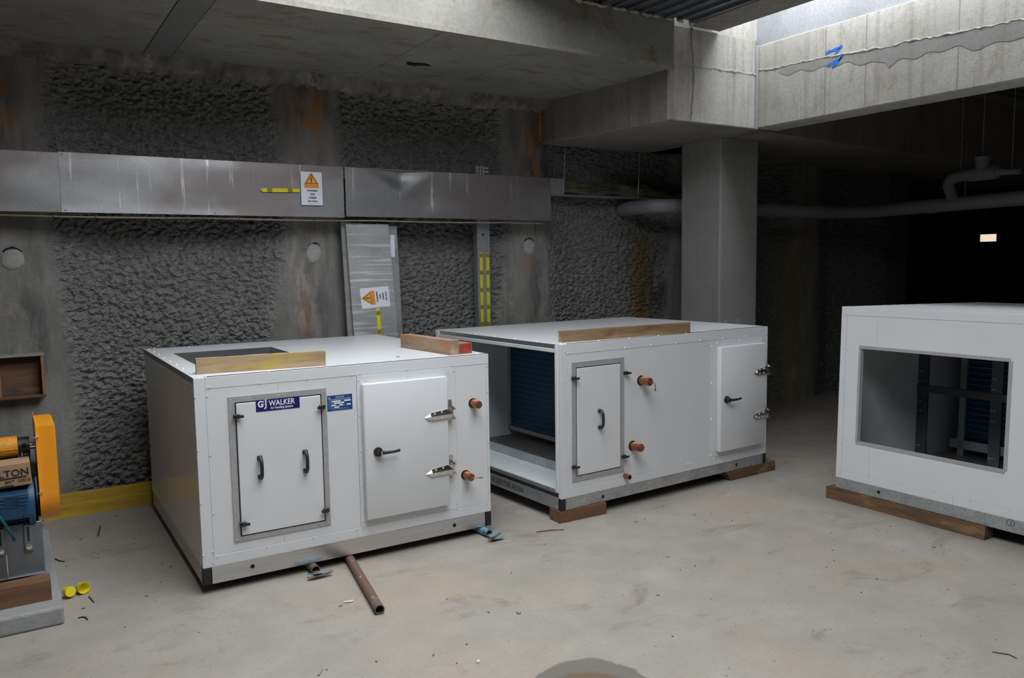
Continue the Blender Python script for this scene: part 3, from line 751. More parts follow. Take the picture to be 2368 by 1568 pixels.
def strap_hinge(root, fr, tip, pin, z, d, frame_d=0.):
    h = empty('hinge'); h.parent = root
    bm = nb(); m = pin - .012; t = d + .003
    A = [(tip, z), (tip + .035, z + .022), (m - .03, z + .034), (m, z + .030)]; B = [(tip, z), (tip + .035, z - .018), (m, z - .018)]
    # ridge-folded strap: upper facet tilts back, lower facet faces out
    top_ = [fr(u, zz, t + .002) for u, zz in A]; low_ = [fr(u, zz, t + .006) for u, zz in B]
    rid = [fr(tip, z, t), fr(tip + .035, z + .004, t + .013), fr(m, z + .008, t + .014)]
    base = [fr(tip, z, d)]
    V = lambda p: bm.verts.new(p)
    T = [V(p) for p in top_]; Lw = [V(p) for p in low_]; Rg = [V(p) for p in rid]
    bm.faces.new((Rg[0], T[1], Rg[1])); bm.faces.new((Rg[1], T[1], T[2], T[3], Rg[2])); bm.faces.new((Rg[0], Rg[1], Lw[1])); bm.faces.new((Rg[1], Rg[2], Lw[2], Lw[1]))
    # back sheet closes the strap against the door
    back = [V(fr(u, zz, d)) for u, zz in (A[0], A[1], A[2], A[3], (m, z - .018), (tip + .035, z - .018))]
    bm.faces.new(back); bm.faces.new((T[1], T[2], back[2], back[1])); bm.faces.new((T[2], T[3], back[3], back[2])); bm.faces.new((Lw[1], Lw[2], back[4], back[5])); bm.faces.new((T[3], Rg[2], Lw[2], back[4], back[3]))
    bmesh.ops.remove_doubles(bm, verts=bm.verts, dist=1e-5)
    link('strap', bm, 'chrome', h)
    bm = nb()
    for u, zz in ((tip + .06, z + .018), (tip + .105, z + .024), (tip + .025, z), (tip + .06, z - .009), (tip + .105, z - .009)): dome(bm, fr(u, zz, t + .009), fr(u, zz, 1) - fr(u, zz, 0), .006, 8)
    stuff(link('screws', bm, 'rivet', h))
    bm = nb(); cyl(bm, fr(pin, z - .028, d - .010), fr(pin, z + .048, d - .010), .0085, 12); link('pin', bm, 'chrome', h, True)
    bm = nb(); prism(bm, [(pin - .012, z - .04), (pin - .012, z + .080), (pin + .010, z + .080), (pin + .014, z + .03), (pin + .012, z - .04)], frame_d, frame_d + .006, fr)
    prism(bm, [(pin - .010, z + .03), (pin - .010, z + .040), (pin + .012, z + .040), (pin + .012, z + .03)], frame_d + .006, d, fr)
    link('frame_leaf', bm, 'chrome', h)
    for zz in (z + .034, z - .022):
        bm = nb(); cyl(bm, fr(pin + .004, zz, d - .012), fr(pin + .004, zz, d + .010), .007, 8); link('bolt', bm, 'chrome', h)
    return h
def copper_stub(root, fr, u, z, L=.072, r=.022, sticker=True):
    p = empty('copper_stub'); p.parent = root
    bm = nb(); cyl(bm, fr(u, z, 0), fr(u, z, .003), r * 1.28, 24); link('grommet', bm, 'rubber', p)
    bm = nb(); cyl(bm, fr(u, z, -.02), fr(u, z, L), r, 24); cyl(bm, fr(u, z, L), fr(u, z, L + .003), r * .92, 24); link('pipe', bm, 'copper', p, True)
    if sticker:
        for nm, a, b, m in (('yellow_sticker', .22, .36, 'yellow_label'), ('red_sticker', .36, .82, 'red_label')):
            bm = nb(); ang = np.linspace(math.radians(58), math.radians(118), 9); k = r * 1.012
            A = [bm.verts.new(fr(u + k * math.cos(t), z + k * math.sin(t), L * a)) for t in ang]; B = [bm.verts.new(fr(u + k * math.cos(t), z + k * math.sin(t), L * b)) for t in ang]
            for i in range(8): bm.faces.new((A[i], A[i + 1], B[i + 1], B[i]))
            link(nm, bm, m, p, True)
    return p
def corner_cap(root, x0, x1, y0, y1, z0, z1):
    bm = nb(); box(bm, x0, x1, y0, y1, z0, z1, .005, 2); link('corner_cap', bm, 'rubber', root)
def base_rails(root, L, D, z0, z1, capw=.04, mat='alu'):
    e = .001
    for a in ((capw, L - capw, 0, .05), (capw, L - capw, D - .05, D)):
        bm = nb(); box(bm, a[0], a[1], a[2], a[3], z0, z1, .002); link('base_rail', bm, mat, root)
    for a in ((0, .05, capw, D - capw), (L - .05, L, capw, D - capw)):
        bm = nb(); box(bm, a[0], a[1], a[2], a[3], z0, z1, .002); link('base_rail', bm, mat, root)
    for x in (-.002, L - capw + .002):
        for y in (-.002, D - capw + .002): corner_cap(root, x, x + capw, y, y + capw, z0 - .001, z1)
def rail_hole(root, fr, u, z):
    bm = nb(); cyl(bm, fr(u, z, -.002), fr(u, z, .0012), .011, 16); link('lifting_hole', bm, 'gap', root)
def access_panel(root, fr, o, i_, d=0.):
    """aluminium frame ring o with inset white panel i_"""
    a = empty('access_panel'); a.parent = root
    names = ((o[0], o[1], i_[3], o[3]), (o[0], o[1], o[2], i_[2]), (o[0], i_[0], o[2], o[3]), (i_[1], o[1], o[2], o[3]))
    # mitred frame bars
    O = [(o[0], o[2]), (o[1], o[2]), (o[1], o[3]), (o[0], o[3])]; I = [(i_[0], i_[2]), (i_[1], i_[2]), (i_[1], i_[3]), (i_[0], i_[3])]
    for k in range(4):
        j = (k + 1) % 4; bm = nb(); prism(bm, [O[k], O[j], I[j], I[k]], d, d + .006, fr); link('frame_bar', bm, 'alu_frame', a)
    bm = nb(); box(bm, i_[0] - .002, i_[1] + .002, i_[2] - .002, i_[3] + .002, d, d + .002, 0, 1, fr); link('gasket', bm, 'gap', a)
    g = .006; bm = nb(); box(bm, i_[0] + g, i_[1] - g, i_[2] + g, i_[3] - g, d + .001, d + .010, .002, 1, fr); link('inset_panel', bm, 'white', a)
    return a

# ---- unit 1 ---------------------------------------------------------------
Z0, Z1, Z2, L1, D1 = .048, .1348, 1.0745, 1.6292, 1.6698
U1 = tag(empty('air_handling_unit', (.7465, 4.0223, 0), (0, 0, -.0096)), 'white air handling unit with a blue name plate and a hinged door, standing on pipes', 'air handler')
F1 = lambda u, z, d: Vector((u, -d, z)); S1 = lambda v, z, d: Vector((-d, v, z)); T1 = lambda u, v, d: Vector((u, v, Z2 + d))
SR1 = lambda v, z, d: Vector((L1 + d, v, z)); BK1 = lambda u, z, d: Vector((u, D1 + d, z))
base_rails(U1, L1, D1, Z0, Z1)
rail_hole(U1, F1, .236, .097); rail_hole(U1, F1, 1.384, .093)
tt, tb = 1.017, .188
panel(U1, F1, .0, .052, Z1, Z2 - .002, .0015, 'corner_post')
panel(U1, F1, .053, .816, tb + .001, tt - .001, 0); 
panel(U1, F1, .817, 1.408, tb + .001, tt - .001, .0025, 'door_surround'); panel(U1, F1, 1.409, 1.612, tb + .001, tt - .001, 0)
panel(U1, F1, .0525, L1, tt, Z2, .0015, 'top_trim'); panel(U1, F1, .0525, L1, Z1, tb, .0015, 'bottom_trim')
panel(U1, F1, 1.613, L1, tb + .0005, tt - .0005, .0, 'corner_post')
for z0, z1 in ((.967, tt), (tb, .237)):
    bm = nb(); box(bm, .400, .4016, z0 + .002, z1 - .002, 0, .0007, 0, 1, F1); link('panel_seam', bm, 'print_grey', U1)
# left side, right side, back
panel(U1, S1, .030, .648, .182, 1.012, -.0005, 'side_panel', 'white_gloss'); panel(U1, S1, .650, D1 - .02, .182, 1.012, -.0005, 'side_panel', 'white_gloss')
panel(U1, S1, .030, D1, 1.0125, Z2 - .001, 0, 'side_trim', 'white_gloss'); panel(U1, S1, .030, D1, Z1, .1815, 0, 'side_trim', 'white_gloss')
panel(U1, SR1, .03, D1, Z1, Z2 - .001, 0, 'side_panel'); panel(U1, BK1, .03, L1 - .03, Z1, Z2 - .001, 0, 'back_panel')
bm = nb(); box(bm, .03, L1 - .03, .03, D1 - .03, Z1, Z1 + .03); link('bottom_panel', bm, 'galv', U1)
hole = (.115, .71, .50, 1.25)
bm = nb(); ring_plate(bm, (0, L1, 0, D1), hole, -.03, 0, T1); link('top_panel', bm, 'white', U1)
bm = nb(); ring_plate(bm, (hole[0] - .001, hole[1] + .001, hole[2] - .001, hole[3] + .001), (hole[0] + .002, hole[1] - .002, hole[2] + .002, hole[3] - .002), -.24, .001, T1); link('duct_collar', bm, 'alu', U1)
bm = nb(); cyl(bm, T1(1.147, .202, -.001), T1(1.147, .202, .0008), .012, 14); link('lifting_hole', bm, 'gap', U1)
# inner fan scroll seen through the top opening
bm = nb(); cyl(bm, (.2, .9, .45), (.62, .9, .45), .26, 28); link('fan_scroll', bm, 'galv', U1, True)
# access panel with name plate
AP = access_panel(U1, F1, (.154, .648, .238, .967), (.184, .621, .262, .938))
for u, z, s in ((.190, .871, 1), (.620, .872, -1), (.622, .324, -1), (.196, .328, 1)): latch(AP, F1, u, z, .010, s)
bow_handle(AP, F1, .292, .545, .655, .010); bow_handle(AP, F1, .522, .543, .654, .010)
PL = nb(); box(PL, .285, .505, .880, .939, .010, .0112, 0, 1, F1); NP = link('name_plate', PL, 'navy', AP)
FT = F1
text('G', .043, FT, .2935, .9035, .0114, 'print_white', NP, bold=.0014, sx=.92); text('J', .050, FT, .3290, .9035, .0114, 'print_white', NP, bold=.0010, sx=.85)
text('WALKER', .0385, FT, .349, .9055, .0114, 'print_white', NP, bold=.0006, sx=.86)
text('Air Handling Systems', .0165, FT, .357, .8885, .0114, 'print_white', NP, bold=.0002, sx=.80)
for u0, u1, z0, z1 in ((.3225, .3255, .9255, .9335), (.3185, .3275, .9155, .9175), (.3290, .3410, .9365, .9380)):
    bm = nb(); box(bm, u0, u1, z0, z1, .0112, .0115, 0, 1, FT); link('serif', bm, 'print_white', NP)
bm = nb(); box(bm, .653, .790, .841, .923, 0, .0012, 0, 1, F1); RP = link('rating_plate', bm, 'blue_plate', U1)
text('WALKER', .012, F1, .722, .909, .0014, 'print_grey', RP, align='CENTER', bold=.0002); text('AIR HANDLING UNIT', .0125, F1, .722, .897, .0014, 'print_grey', RP, align='CENTER', bold=.0002)
bm = nb(); prism(bm, [(.658, .906), (.670, .906), (.664, .918)], .0012, .0015, F1); link('emblem', bm, 'print_grey', RP)
for s, u, z in (('Model', .657, .887), ('Unit', .730, .887), ('Serial No', .657, .877), ('Volts', .657, .866), ('Fuse', .700, .866), ('Phase', .738, .866), ('Date Mfg', .657, .856)):
    text(s, .0075, F1, u, z - .001, .0014, 'print_grey', RP)
bm = nb()
for u0, u1, z in ((.677, .726, .8905), (.745, .781, .8905), (.689, .745, .8805), (.674, .698, .8695), (.718, .738, .8695), (.759, .781, .8695), (.691, .718, .8590)): box(bm, u0, u1, z - .0035, z + .0035, .0012, .0015, 0, 1, F1)
link('data_field', bm, 'print_white', RP)
text('Manufactured by air handling units', .0068, F1, .722, .8485, .0014, 'print_grey', RP, align='CENTER')
# hinged door
DR = empty('door'); DR.parent = U1
bm = nb(); box(bm, .838, 1.337, .233, .971, .0025, .043, .006, 2, F1); link('door_leaf', bm, 'white', DR, True)
lever(DR, F1, .909, .600, .043)
for z in (.752, .433): strap_hinge(DR, F1, 1.188, 1.368, z, .043, .0025)
# copper stubs
copper_stub(U1, F1, 1.520, .795); p2 = copper_stub(U1, F1, 1.462, .379)
bm = nb(); tube(bm, [F1(1.462, .379, .074), F1(1.475, .378, .085), F1(1.508, .376, .093)], .0028, 8); link('capillary_tube', bm, 'copper', p2, True)
bm = nb(); cyl(bm, F1(1.506, .376, .0925), F1(1.522, .375, .096), .0055, 8); link('flare_cap', bm, 'brass', p2)
rv = nb()
for a in ((.07, 1.022, .79, 1.021, 4), (.07, .183, .79, .183, 4)): rivet_line(rv, F1, *a, d=.0015)
rivet_line(rv, F1, .835, 1.022, 1.39, 1.021, 3, d=.0015); rivet_line(rv, F1, .83, .183, 1.40, .183, 3, d=.0015); rivet_line(rv, F1, 1.60, .184, 1.60, .184, 1, d=.0015)
rivet_line(rv, F1, .05, .155, .05, .21, 2, d=.0015); rivet_line(rv, F1, .062, .98, .062, .40, 3); rivet_line(rv, F1, .005, .98, .005, .2, 4, d=.0015)
rivet_line(rv, F1, .828, .99, .828, .22, 5, d=.0025); rivet_line(rv, F1, 1.398, .99, 1.398, .22, 4, d=.0025); rivet_line(rv, F1, .87, .985, 1.36, .985, 3, d=.0025); rivet_line(rv, F1, .95, .212, 1.30, .212, 2, d=.0025)
rivet_line(rv, F1, 1.617, 1.0, 1.617, .25, 6); rivet_line(rv, S1, .03, 1.008, D1 - .03, 1.008, 9); rivet_line(rv, S1, .03, .188, D1 - .03, .188, 9); rivet_line(rv, S1, D1 - .012, .95, D1 - .012, .22, 4)
rivet_line(rv, T1, .03, .03, .03, D1 - .03, 9); rivet_line(rv, T1, .06, D1 - .015, L1 - .06, D1 - .015, 8); rivet_line(rv, T1, .06, .02, L1 - .06, .02, 6); rivet_line(rv, T1, L1 - .02, .1, L1 - .02, D1 - .1, 6)
rivet_line(rv, F1, .165, .952, .637, .952, 3, .004, .006); rivet_line(rv, F1, .165, .25, .637, .25, 3, .004, .006)
stuff(link('rivets', rv, 'rivet', U1))

# ---- unit 2 ---------------------------------------------------------------
Z0, Z1, Z2b, L2, D2 = .075, .1497, 1.1061, 1.960, 1.511
U2 = tag(empty('air_handling_unit', (2.8208, 3.9066, 0), (0, 0, .0438)), 'white air handling unit with an open end showing a blue coil, raised on timber blocks', 'air handler')
F2 = lambda u, z, d: Vector((u, -d, z)); S2 = lambda v, z, d: Vector((-d, v, z)); T2 = lambda u, v, d: Vector((u, v, Z2b + d))
SR2 = lambda v, z, d: Vector((L2 + d, v, z)); BK2 = lambda u, z, d: Vector((u, D2 + d, z))
base_rails(U2, L2, D2, Z0, Z1, .035, 'galv')
rail_hole(U2, F2, .337, .108); rail_hole(U2, F2, 1.627, .112)
tt, tb = 1.042, .203
panel(U2, F2, 0, .046, Z1, Z2b - .002, .0015, 'corner_post')
panel(U2, F2, .047, .759, tb + .001, tt - .001, 0); panel(U2, F2, .760, 1.337, tb + .001, tt - .001, 0)
panel(U2, F2, 1.338, L2 - .001, tb + .001, tt - .001, .0025, 'door_surround')
panel(U2, F2, .0465, L2, tt, Z2b, .0015, 'top_trim'); panel(U2, F2, .0465, L2, Z1, tb, .0015, 'bottom_trim')
panel(U2, SR2, .03, D2, Z1, Z2b - .001, 0, 'side_panel'); panel(U2, BK2, 0, L2 - .03, Z1, Z2b - .001, 0, 'back_panel')
bm = nb(); box(bm, 0, L2, 0, D2, Z2b - .004, Z2b, .001); box(bm, .06, L2 - .03, .03, D2 - .03, Z2b - .035, Z2b - .004); link('top_panel', bm, 'white', U2)
bm = nb(); box(bm, .004, .012, .03, D2 - .03, 1.080, 1.103); link('top_channel', bm, 'alu', U2)
bm = nb(); box(bm, -.002, .05, .04, D2 - .03, 1.052, 1.076, .002); link('lintel', bm, 'inner_white', U2)
bm = nb(); box(bm, -.004, .028, .028, .052, .185, 1.10, .002); link('jamb', bm, 'white', U2)
bm = nb(); box(bm, -.004, .028, D2 - .045, D2 - .001, Z1, 1.10, .002); link('jamb', bm, 'white', U2)
bm = nb(); box(bm, .002, .20, .052, D2 - .03, .176, .200, .002); box(bm, .20, .30, .03, D2 - .03, .176, .200); link('sill', bm, 'inner_white', U2)
bm = nb(); box(bm, -.006, .004, .05, D2 - .03, .186, .203, .002); link('sill_lip', bm, 'galv', U2)
bm = nb(); box(bm, .012, .03, .03, D2 - .03, Z1, .187); link('sill_recess', bm, 'frame_dark', U2)
bm = nb(); box(bm, .275, .29, .03, D2 - .03, .200, .262, .002); link('tray_upstand', bm, 'galv', U2)
bm = nb(); box(bm, .29, .66, .03, D2 - .03, .206, .222); link('drain_tray', bm, 'tray_dark', U2)
bm = nb(); box(bm, .03, L2 - .03, D2 - .034, D2 - .030, .20, 1.07); link('inner_lining', bm, 'inner_white', U2)
CO = empty('coil'); CO.parent = U2
bm = nb(); box(bm, .64, .80, .055, D2 - .065, .30, 1.03); link('fin_block', bm, 'coil', CO)
for a in ((.03, D2 - .03, .268, .300), (.03, D2 - .03, 1.03, 1.07), (.03, .058, .268, 1.07), (D2 - .068, D2 - .034, .268, 1.07)):
    bm = nb(); box(bm, .628, .80, a[0], a[1], a[2], a[3], .001); link('coil_frame', bm, 'galv', CO)
bm = nb(); box(bm, .80, .82, .03, D2 - .03, .2, 1.07); link('bulkhead', bm, 'frame_dark', U2)
AP = access_panel(U2, F2, (.085, .515, .246, .990), (.117, .486, .276, .957))
for u, z, s in ((.094, .893, 1), (.524, .888, 1), (.506, .345, 1), (.092, .341, 1)): latch(AP, F2, u, z, .006, s)
bow_handle(AP, F2, .300, .558, .676, .010)
DR = empty('door'); DR.parent = U2
bm = nb(); box(bm, 1.400, 1.890, .245, .990, .0025, .043, .004, 2, F2); link('door_leaf', bm, 'white', DR, True)
lever(DR, F2, 1.458, .617, .043)
for z in (.781, .455): strap_hinge(DR, F2, 1.750, 1.925, z, .043, .0025)
p = copper_stub(U2, F2, .668, .824, .085, .026)
bm = nb(); tube(bm, [F2(.672, .822, .086), F2(.69, .818, .095), F2(.702, .80, .097), F2(.704, .775, .096)], .0028, 8); link('capillary_tube', bm, 'copper', p, True)
bm = nb(); cyl(bm, F2(.704, .777, .096), F2(.702, .762, .096), .006, 8); link('flare_cap', bm, 'brass', p)
copper_stub(U2, F2, .592, .402, .085, .026)
p = empty('drain_stub'); p.parent = U2
bm = nb(); hollow(bm, F2(.524, .213, 0), F2(.524, .213, .05), .016, .013); cyl(bm, F2(.524, .213, 0), F2(.524, .213, .03), .0135, 16); link('pipe', bm, 'copper', p, True)
SR_ = lambda v, z, d: Vector((-d, v, z))
text('ARCHITECTURE  AHU-B-06', .050, lambda u, z, d: Vector((-d, 1.22 - u, z)), .82, .098, .0006, 'marker', U2, 'handwriting', 'RIGHT', sx=.62)
rv = nb()
rivet_line(rv, F2, .06, 1.048, L2 - .03, 1.047, 9, d=.0015); rivet_line(rv, F2, .06, .197, L2 - .05, .197, 8, d=.0015)
rivet_line(rv, F2, .035, 1.06, .035, .165, 6, d=.0015); rivet_line(rv, F2, 1.35, 1.0, 1.35, .225, 4, d=.0025); rivet_line(rv, F2, L2 - .02, 1.0, L2 - .02, .225, 4, d=.0025); rivet_line(rv, F2, 1.40, 1.018, 1.88, 1.018, 3, d=.0025)
rivet_line(rv, T2, .03, .03, .03, D2 - .03, 7); rivet_line(rv, T2, .1, D2 - .015, L2 - .06, D2 - .015, 8); rivet_line(rv, T2, .06, .02, L2 - .06, .02, 8); rivet_line(rv, T2, L2 - .02, .1, L2 - .02, D2 - .1, 6)
stuff(link('rivets', rv, 'rivet', U2))

# ---- unit 3 ---------------------------------------------------------------
k3 = .9806; T3 = .0217
H3 = 1.206; R3 = .0742; L3 = 1.75; D3 = 1.698      # L3 runs along -Y, D3 along +X
U3 = tag(empty('air_handling_unit', (4.7001 * k3, 3.3345 * k3, .08), (0, T3, .0084)), 'white air handling unit with a large rectangular opening, resting on a long timber', 'air handler')
FN = lambda v, z, d: Vector((-d, -v, z)); TP3 = lambda v, u, d: Vector((u, -v, H3 + d)); SD3 = lambda u, z, d: Vector((u, d, z))
for a in ((0, .05, -L3, 0), (D3 - .05, D3, -L3, 0)):
    bm = nb(); box(bm, a[0], a[1], a[2], a[3], 0, R3, .002); link('base_rail', bm, 'galv', U3)
for a in ((.05, D3 - .05, -.05, 0), (.05, D3 - .05, -L3, -L3 + .05)):
    bm = nb(); box(bm, a[0], a[1], a[2], a[3], 0, R3, .002); link('base_rail', bm, 'galv', U3)
rail_hole(U3, FN, .310, .041)
op = (.148, 1.046, .335, .945)
panel(U3, FN, .0, .040, R3, H3 - .001, .0015, 'corner_post')
bm = nb(); ring_plate(bm, (.041, L3 - .04, .128, 1.150), op, -.03, 0, FN); link('front_panel', bm, 'white', U3)
panel(U3, FN, .0405, L3, 1.151, H3, .0015, 'top_trim'); panel(U3, FN, .0405, L3, R3, .127, .0015, 'bottom_trim'); panel(U3, FN, L3 - .039, L3, .128, 1.15, 0, 'corner_post')
for v, z0, z1 in ((.255, .96, 1.149), (.235, .13, .32)):
    bm = nb(); box(bm, v, v + .0016, z0, z1, 0, .0006, 0, 1, FN); link('panel_seam', bm, 'print_grey', U3)
bm = nb(); box(bm, .775, .7766, R3 + .003, .126, .0015, .0022, 0, 1, FN); link('panel_seam', bm, 'print_grey', U3)
for a in ((op[0] - .012, op[1] + .004, op[3] - .004, op[3] + .016), (op[0] - .012, op[1] + .004, op[2] - .016, op[2] + .003), (op[0] - .014, op[0] + .003, op[2], op[3]), (op[1] - .003, op[1] + .016, op[2], op[3])):
    bm = nb(); box(bm, a[0], a[1], a[2], a[3], 0, .003, 0, 1, FN); link('opening_flange', bm, 'alu_frame', U3)
panel(U3, SD3, .03, D3, R3, H3 - .001, 0, 'side_panel'); panel(U3, lambda u, z, d: Vector((u, -L3 - d, z)), .03, D3, R3, H3 - .001, 0, 'side_panel')
panel(U3, lambda v, z, d: Vector((D3 + d, -v, z)), .03, L3 - .03, R3, H3 - .001, 0, 'back_panel')
bm = nb(); box(bm, 0, D3, -L3, 0, H3 - .03, H3, .001); link('top_panel', bm, 'white', U3)
bm = nb(); box(bm, .03, D3 - .03, -L3 + .03, -.03, R3, R3 + .03); link('bottom_panel', bm, 'galv', U3)
bm = nb(); box(bm, .03, .55, -.036, -.031, R3 + .03, H3 - .03); link('lining_panel', bm, 'inner_white', U3)
bm = nb(); box(bm, .552, .87, -.036, -.031, R3 + .03, H3 - .03); link('lining_panel', bm, 'inner_white', U3)
FR = empty('filter_frame'); FR.parent = U3
for v in (.036, .535, 1.05, 1.56):
    bm = nb(); box(bm, .86, .875, -v - .075, -v, R3 + .03, H3 - .03, .001); link('post', bm, 'frame_dark', FR)
    bm = nb()
    for z in (.45, .52, .66, .73, .20): 
        for q in (.012, .030): dome(bm, (.86, -v - q, z), (-1, 0, 0), .005, 6)
    stuff(link('screws', bm, 'rivet', FR))
bm = nb(); box(bm, .85, .89, -L3 + .04, -.036, .585, .635, .001); link('rail', bm, 'frame_dark', FR)
CO = empty('coil'); CO.parent = U3
bm = nb(); box(bm, 1.24, 1.36, -L3 + .06, -.16, .22, 1.13); link('fin_block', bm, 'coil_deep', CO)
z = .25
while z < 1.1:
    bm = nb(); cyl(bm, (1.238, -L3 + .06, z), (1.238, -.16, z), .0045, 6); link('coil_tube', bm, 'coil_tube', CO); z += .042
for a in ((.155, .20),): 
    bm = nb(); box(bm, 1.20, 1.23, -.20, -.155, R3 + .03, H3 - .03, .001); link('coil_frame', bm, 'galv', CO)
bm = nb(); box(bm, 1.2, 1.36, -L3 + .05, -.10, .155, .22, .001); link('coil_frame', bm, 'galv', CO)
cc = text('2', .030, FN, 1.096, .040, .0006, 'marker', U3, 'marker_number', 'CENTER')
bm = nb()
pts = [FN(1.096 + .021 * math.cos(t), .051 + .019 * math.sin(t), .0012) for t in np.linspace(0, 6.2, 20)]
tube(bm, pts, .0012, 5); link('marker_circle', bm, 'marker', U3)
rv = nb()
rivet_line(rv, FN, .03, 1.156, L3 - .03, 1.156, 9, .005, .0015); rivet_line(rv, FN, .03, .122, L3 - .03, .122, 9, .005, .0015); rivet_line(rv, FN, .03, 1.14, .03, .10, 6, .005, .0015)
rivet_line(rv, TP3, .02, .04, .02, D3 - .05, 9, .005); rivet_line(rv, TP3, .06, .02, L3 - .06, .02, 8, .005)
rivet_line(rv, FN, op[0], op[3] + .006, op[1], op[3] + .006, 3, .004, .003); rivet_line(rv, FN, op[0], op[2] - .006, op[1], op[2] - .006, 3, .004, .003)
stuff(link('rivets', rv, 'rivet', U3))

# ================================================================== loose timbers
def on_unit(U, u, v, z):
    a = U.rotation_euler.z; return (U.location.x + u * math.cos(a) - v * math.sin(a), U.location.y + u * math.sin(a) + v * math.cos(a), z)
timber('timber_block', 'yellow smeared pine block lying across the top opening of the named unit', .64, .045, .078, on_unit(U1, .040, .130, Z2 + .001), (0, 0, -.105), 'pine', wear=.003)
timber('timber_block', 'pale pine block with angled end and orange smears on the named unit', .60, .060, .085, on_unit(U1, 1.4755, .074, Z2 + .0015), (0, 0, math.radians(93.5)), 'pine_orange', 0)
t3 = timber('timber_block', 'short brown block with a red painted end on the named unit', .40, .085, .062, on_unit(U1, 1.567, .082, Z2 + .0015), (0, 0, math.radians(91)), 'pine_red')
bm = nb(); box(bm, -.0015, .0005, .004, .081, .006, .058, .001); link('painted_end', bm, 'red_paint', t3)
timber('timber_block', 'long brown pine batten lying on the open ended unit', 1.075, .045, .070, on_unit(U2, .088, .085, Z2b + .001), (0, 0, -.010), 'pine_long')
timber('timber_block', 'short red hardwood block under the corner of the open ended unit', .36, .11, .0745, on_unit(U2, -.015, .002, 0), (0, 0, -.03), 'hard')
timber('timber_block', 'weathered hardwood block under the door end of the open ended unit', .50, .10, .0745, on_unit(U2, 1.577, .003, 0), (0, 0, .04), 'hard_old', -.06)
timber('timber_block', 'hardwood block under the rear corner of the open ended unit', .40, .11, .0745, on_unit(U2, .02, 1.34, 0), (0, 0, .04), 'hard')
timber('timber_block', 'hardwood block under the rear door end of the open ended unit', .40, .11, .0745, on_unit(U2, 1.5, 1.34, 0), (0, 0, .04), 'hard')
timber('timber_beam', 'long worn timber under the unit with the rectangular opening', 1.03, .095, .0785, (4.695, 2.30, 0), (0, 0, math.radians(90.4)), 'hard_old', wear=.002)
timber('timber_block', 'low packer under the rear of the unit with the rectangular opening', .9, .09, .04, (6.24, 2.1, 0), (0, 0, math.radians(90.4)), 'hard')
timber('timber_block', 'low packer under the far end of the unit with the rectangular opening', .09, .3, .066, (4.72, 1.55, 0), (0, 0, 0), 'hard')

# ================================================================== pipes on the floor
def floor_pipe(label, p, q, mat, fork=None):
    root = tag(empty('steel_pipe', (q[0], q[1], 0)), label, 'pipe')
    P = Vector((p[0] - q[0], p[1] - q[1], .0235)); Q = Vector((0, 0, .0235)); r = .0233
    bm = nb(); hollow(bm, P, Q, r, .019, 24); ax = (P - Q).normalized(); cyl(bm, Q + ax * .16, Q + ax * .165, .0192, 20); link('tube', bm, mat, root, True)
    if fork:
        d = (Q - P).normalized(); s = Vector((d.y, -d.x, 0)) * -1
        bm = nb(); box(bm, -.016, .016, -.005, .075, -.0035, .0035, .002, 1, lambda a, b, c: Q + s * a + d * b + Vector((0, 0, c - .008))); link('tongue', bm, mat, root)
        for nm, ang, L, sh, hh, m in fork:
            e = (s * math.cos(ang) + d * math.sin(ang)); f_ = Vector((-e.y, e.x, 0)); c0 = Q + d * sh
            bm = nb(); A = []
            for i in range(13):
                t = -1 + 2 * i / 12; w_ = .013 * math.sqrt(max(.04, 1 - t ** 4)); A.append((t * L, w_))
            for i in range(12):
                (a0, w0), (a1, w1) = A[i], A[i + 1]
                z0, z1 = .012 + hh + .006 * (a0 / L) ** 2, .012 + hh + .006 * (a1 / L) ** 2
                hexa(bm, [c0 + e * a0 - f_ * w0 + Vector((0, 0, z0 - .0235)), c0 + e * a1 - f_ * w1 + Vector((0, 0, z1 - .0235)), c0 + e * a1 + f_ * w1 + Vector((0, 0, z1 - .0235 - .006)), c0 + e * a0 + f_ * w0 + Vector((0, 0, z0 - .0235 - .006)),
                          c0 + e * a0 - f_ * w0 + Vector((0, 0, z0 - .0195)), c0 + e * a1 - f_ * w1 + Vector((0, 0, z1 - .0195)), c0 + e * a1 + f_ * w1 + Vector((0, 0, z1 - .0255)), c0 + e * a0 + f_ * w0 + Vector((0, 0, z0 - .0255))])
            bmesh.ops.remove_doubles(bm, verts=bm.verts, dist=1e-5); link(nm, bm, m, root)
    return root
floor_pipe('long rusty steel pipe lying open ended from under the named unit', (1.67, 5.0), (1.375, 3.335), 'pipe_rust')
floor_pipe('rust and blue pipe with flattened fork end beneath the access panel', (1.27, 5.1), (1.292, 3.975), 'pipe_mixed', [('fork_plate', .10, .062, .055, .014, 'pipe_blue'), ('fork_plate', -.02, .07, .062, .003, 'plate_rust')])
floor_pipe('flaking light blue pipe with fork end at the corner of the named unit', (2.25, 5.1), (2.325, 3.945), 'pipe_blue', [('fork_plate', -.30, .060, .055, .010, 'plate_rust'), ('fork_plate', .05, .055, .075, .003, 'pipe_blue')])

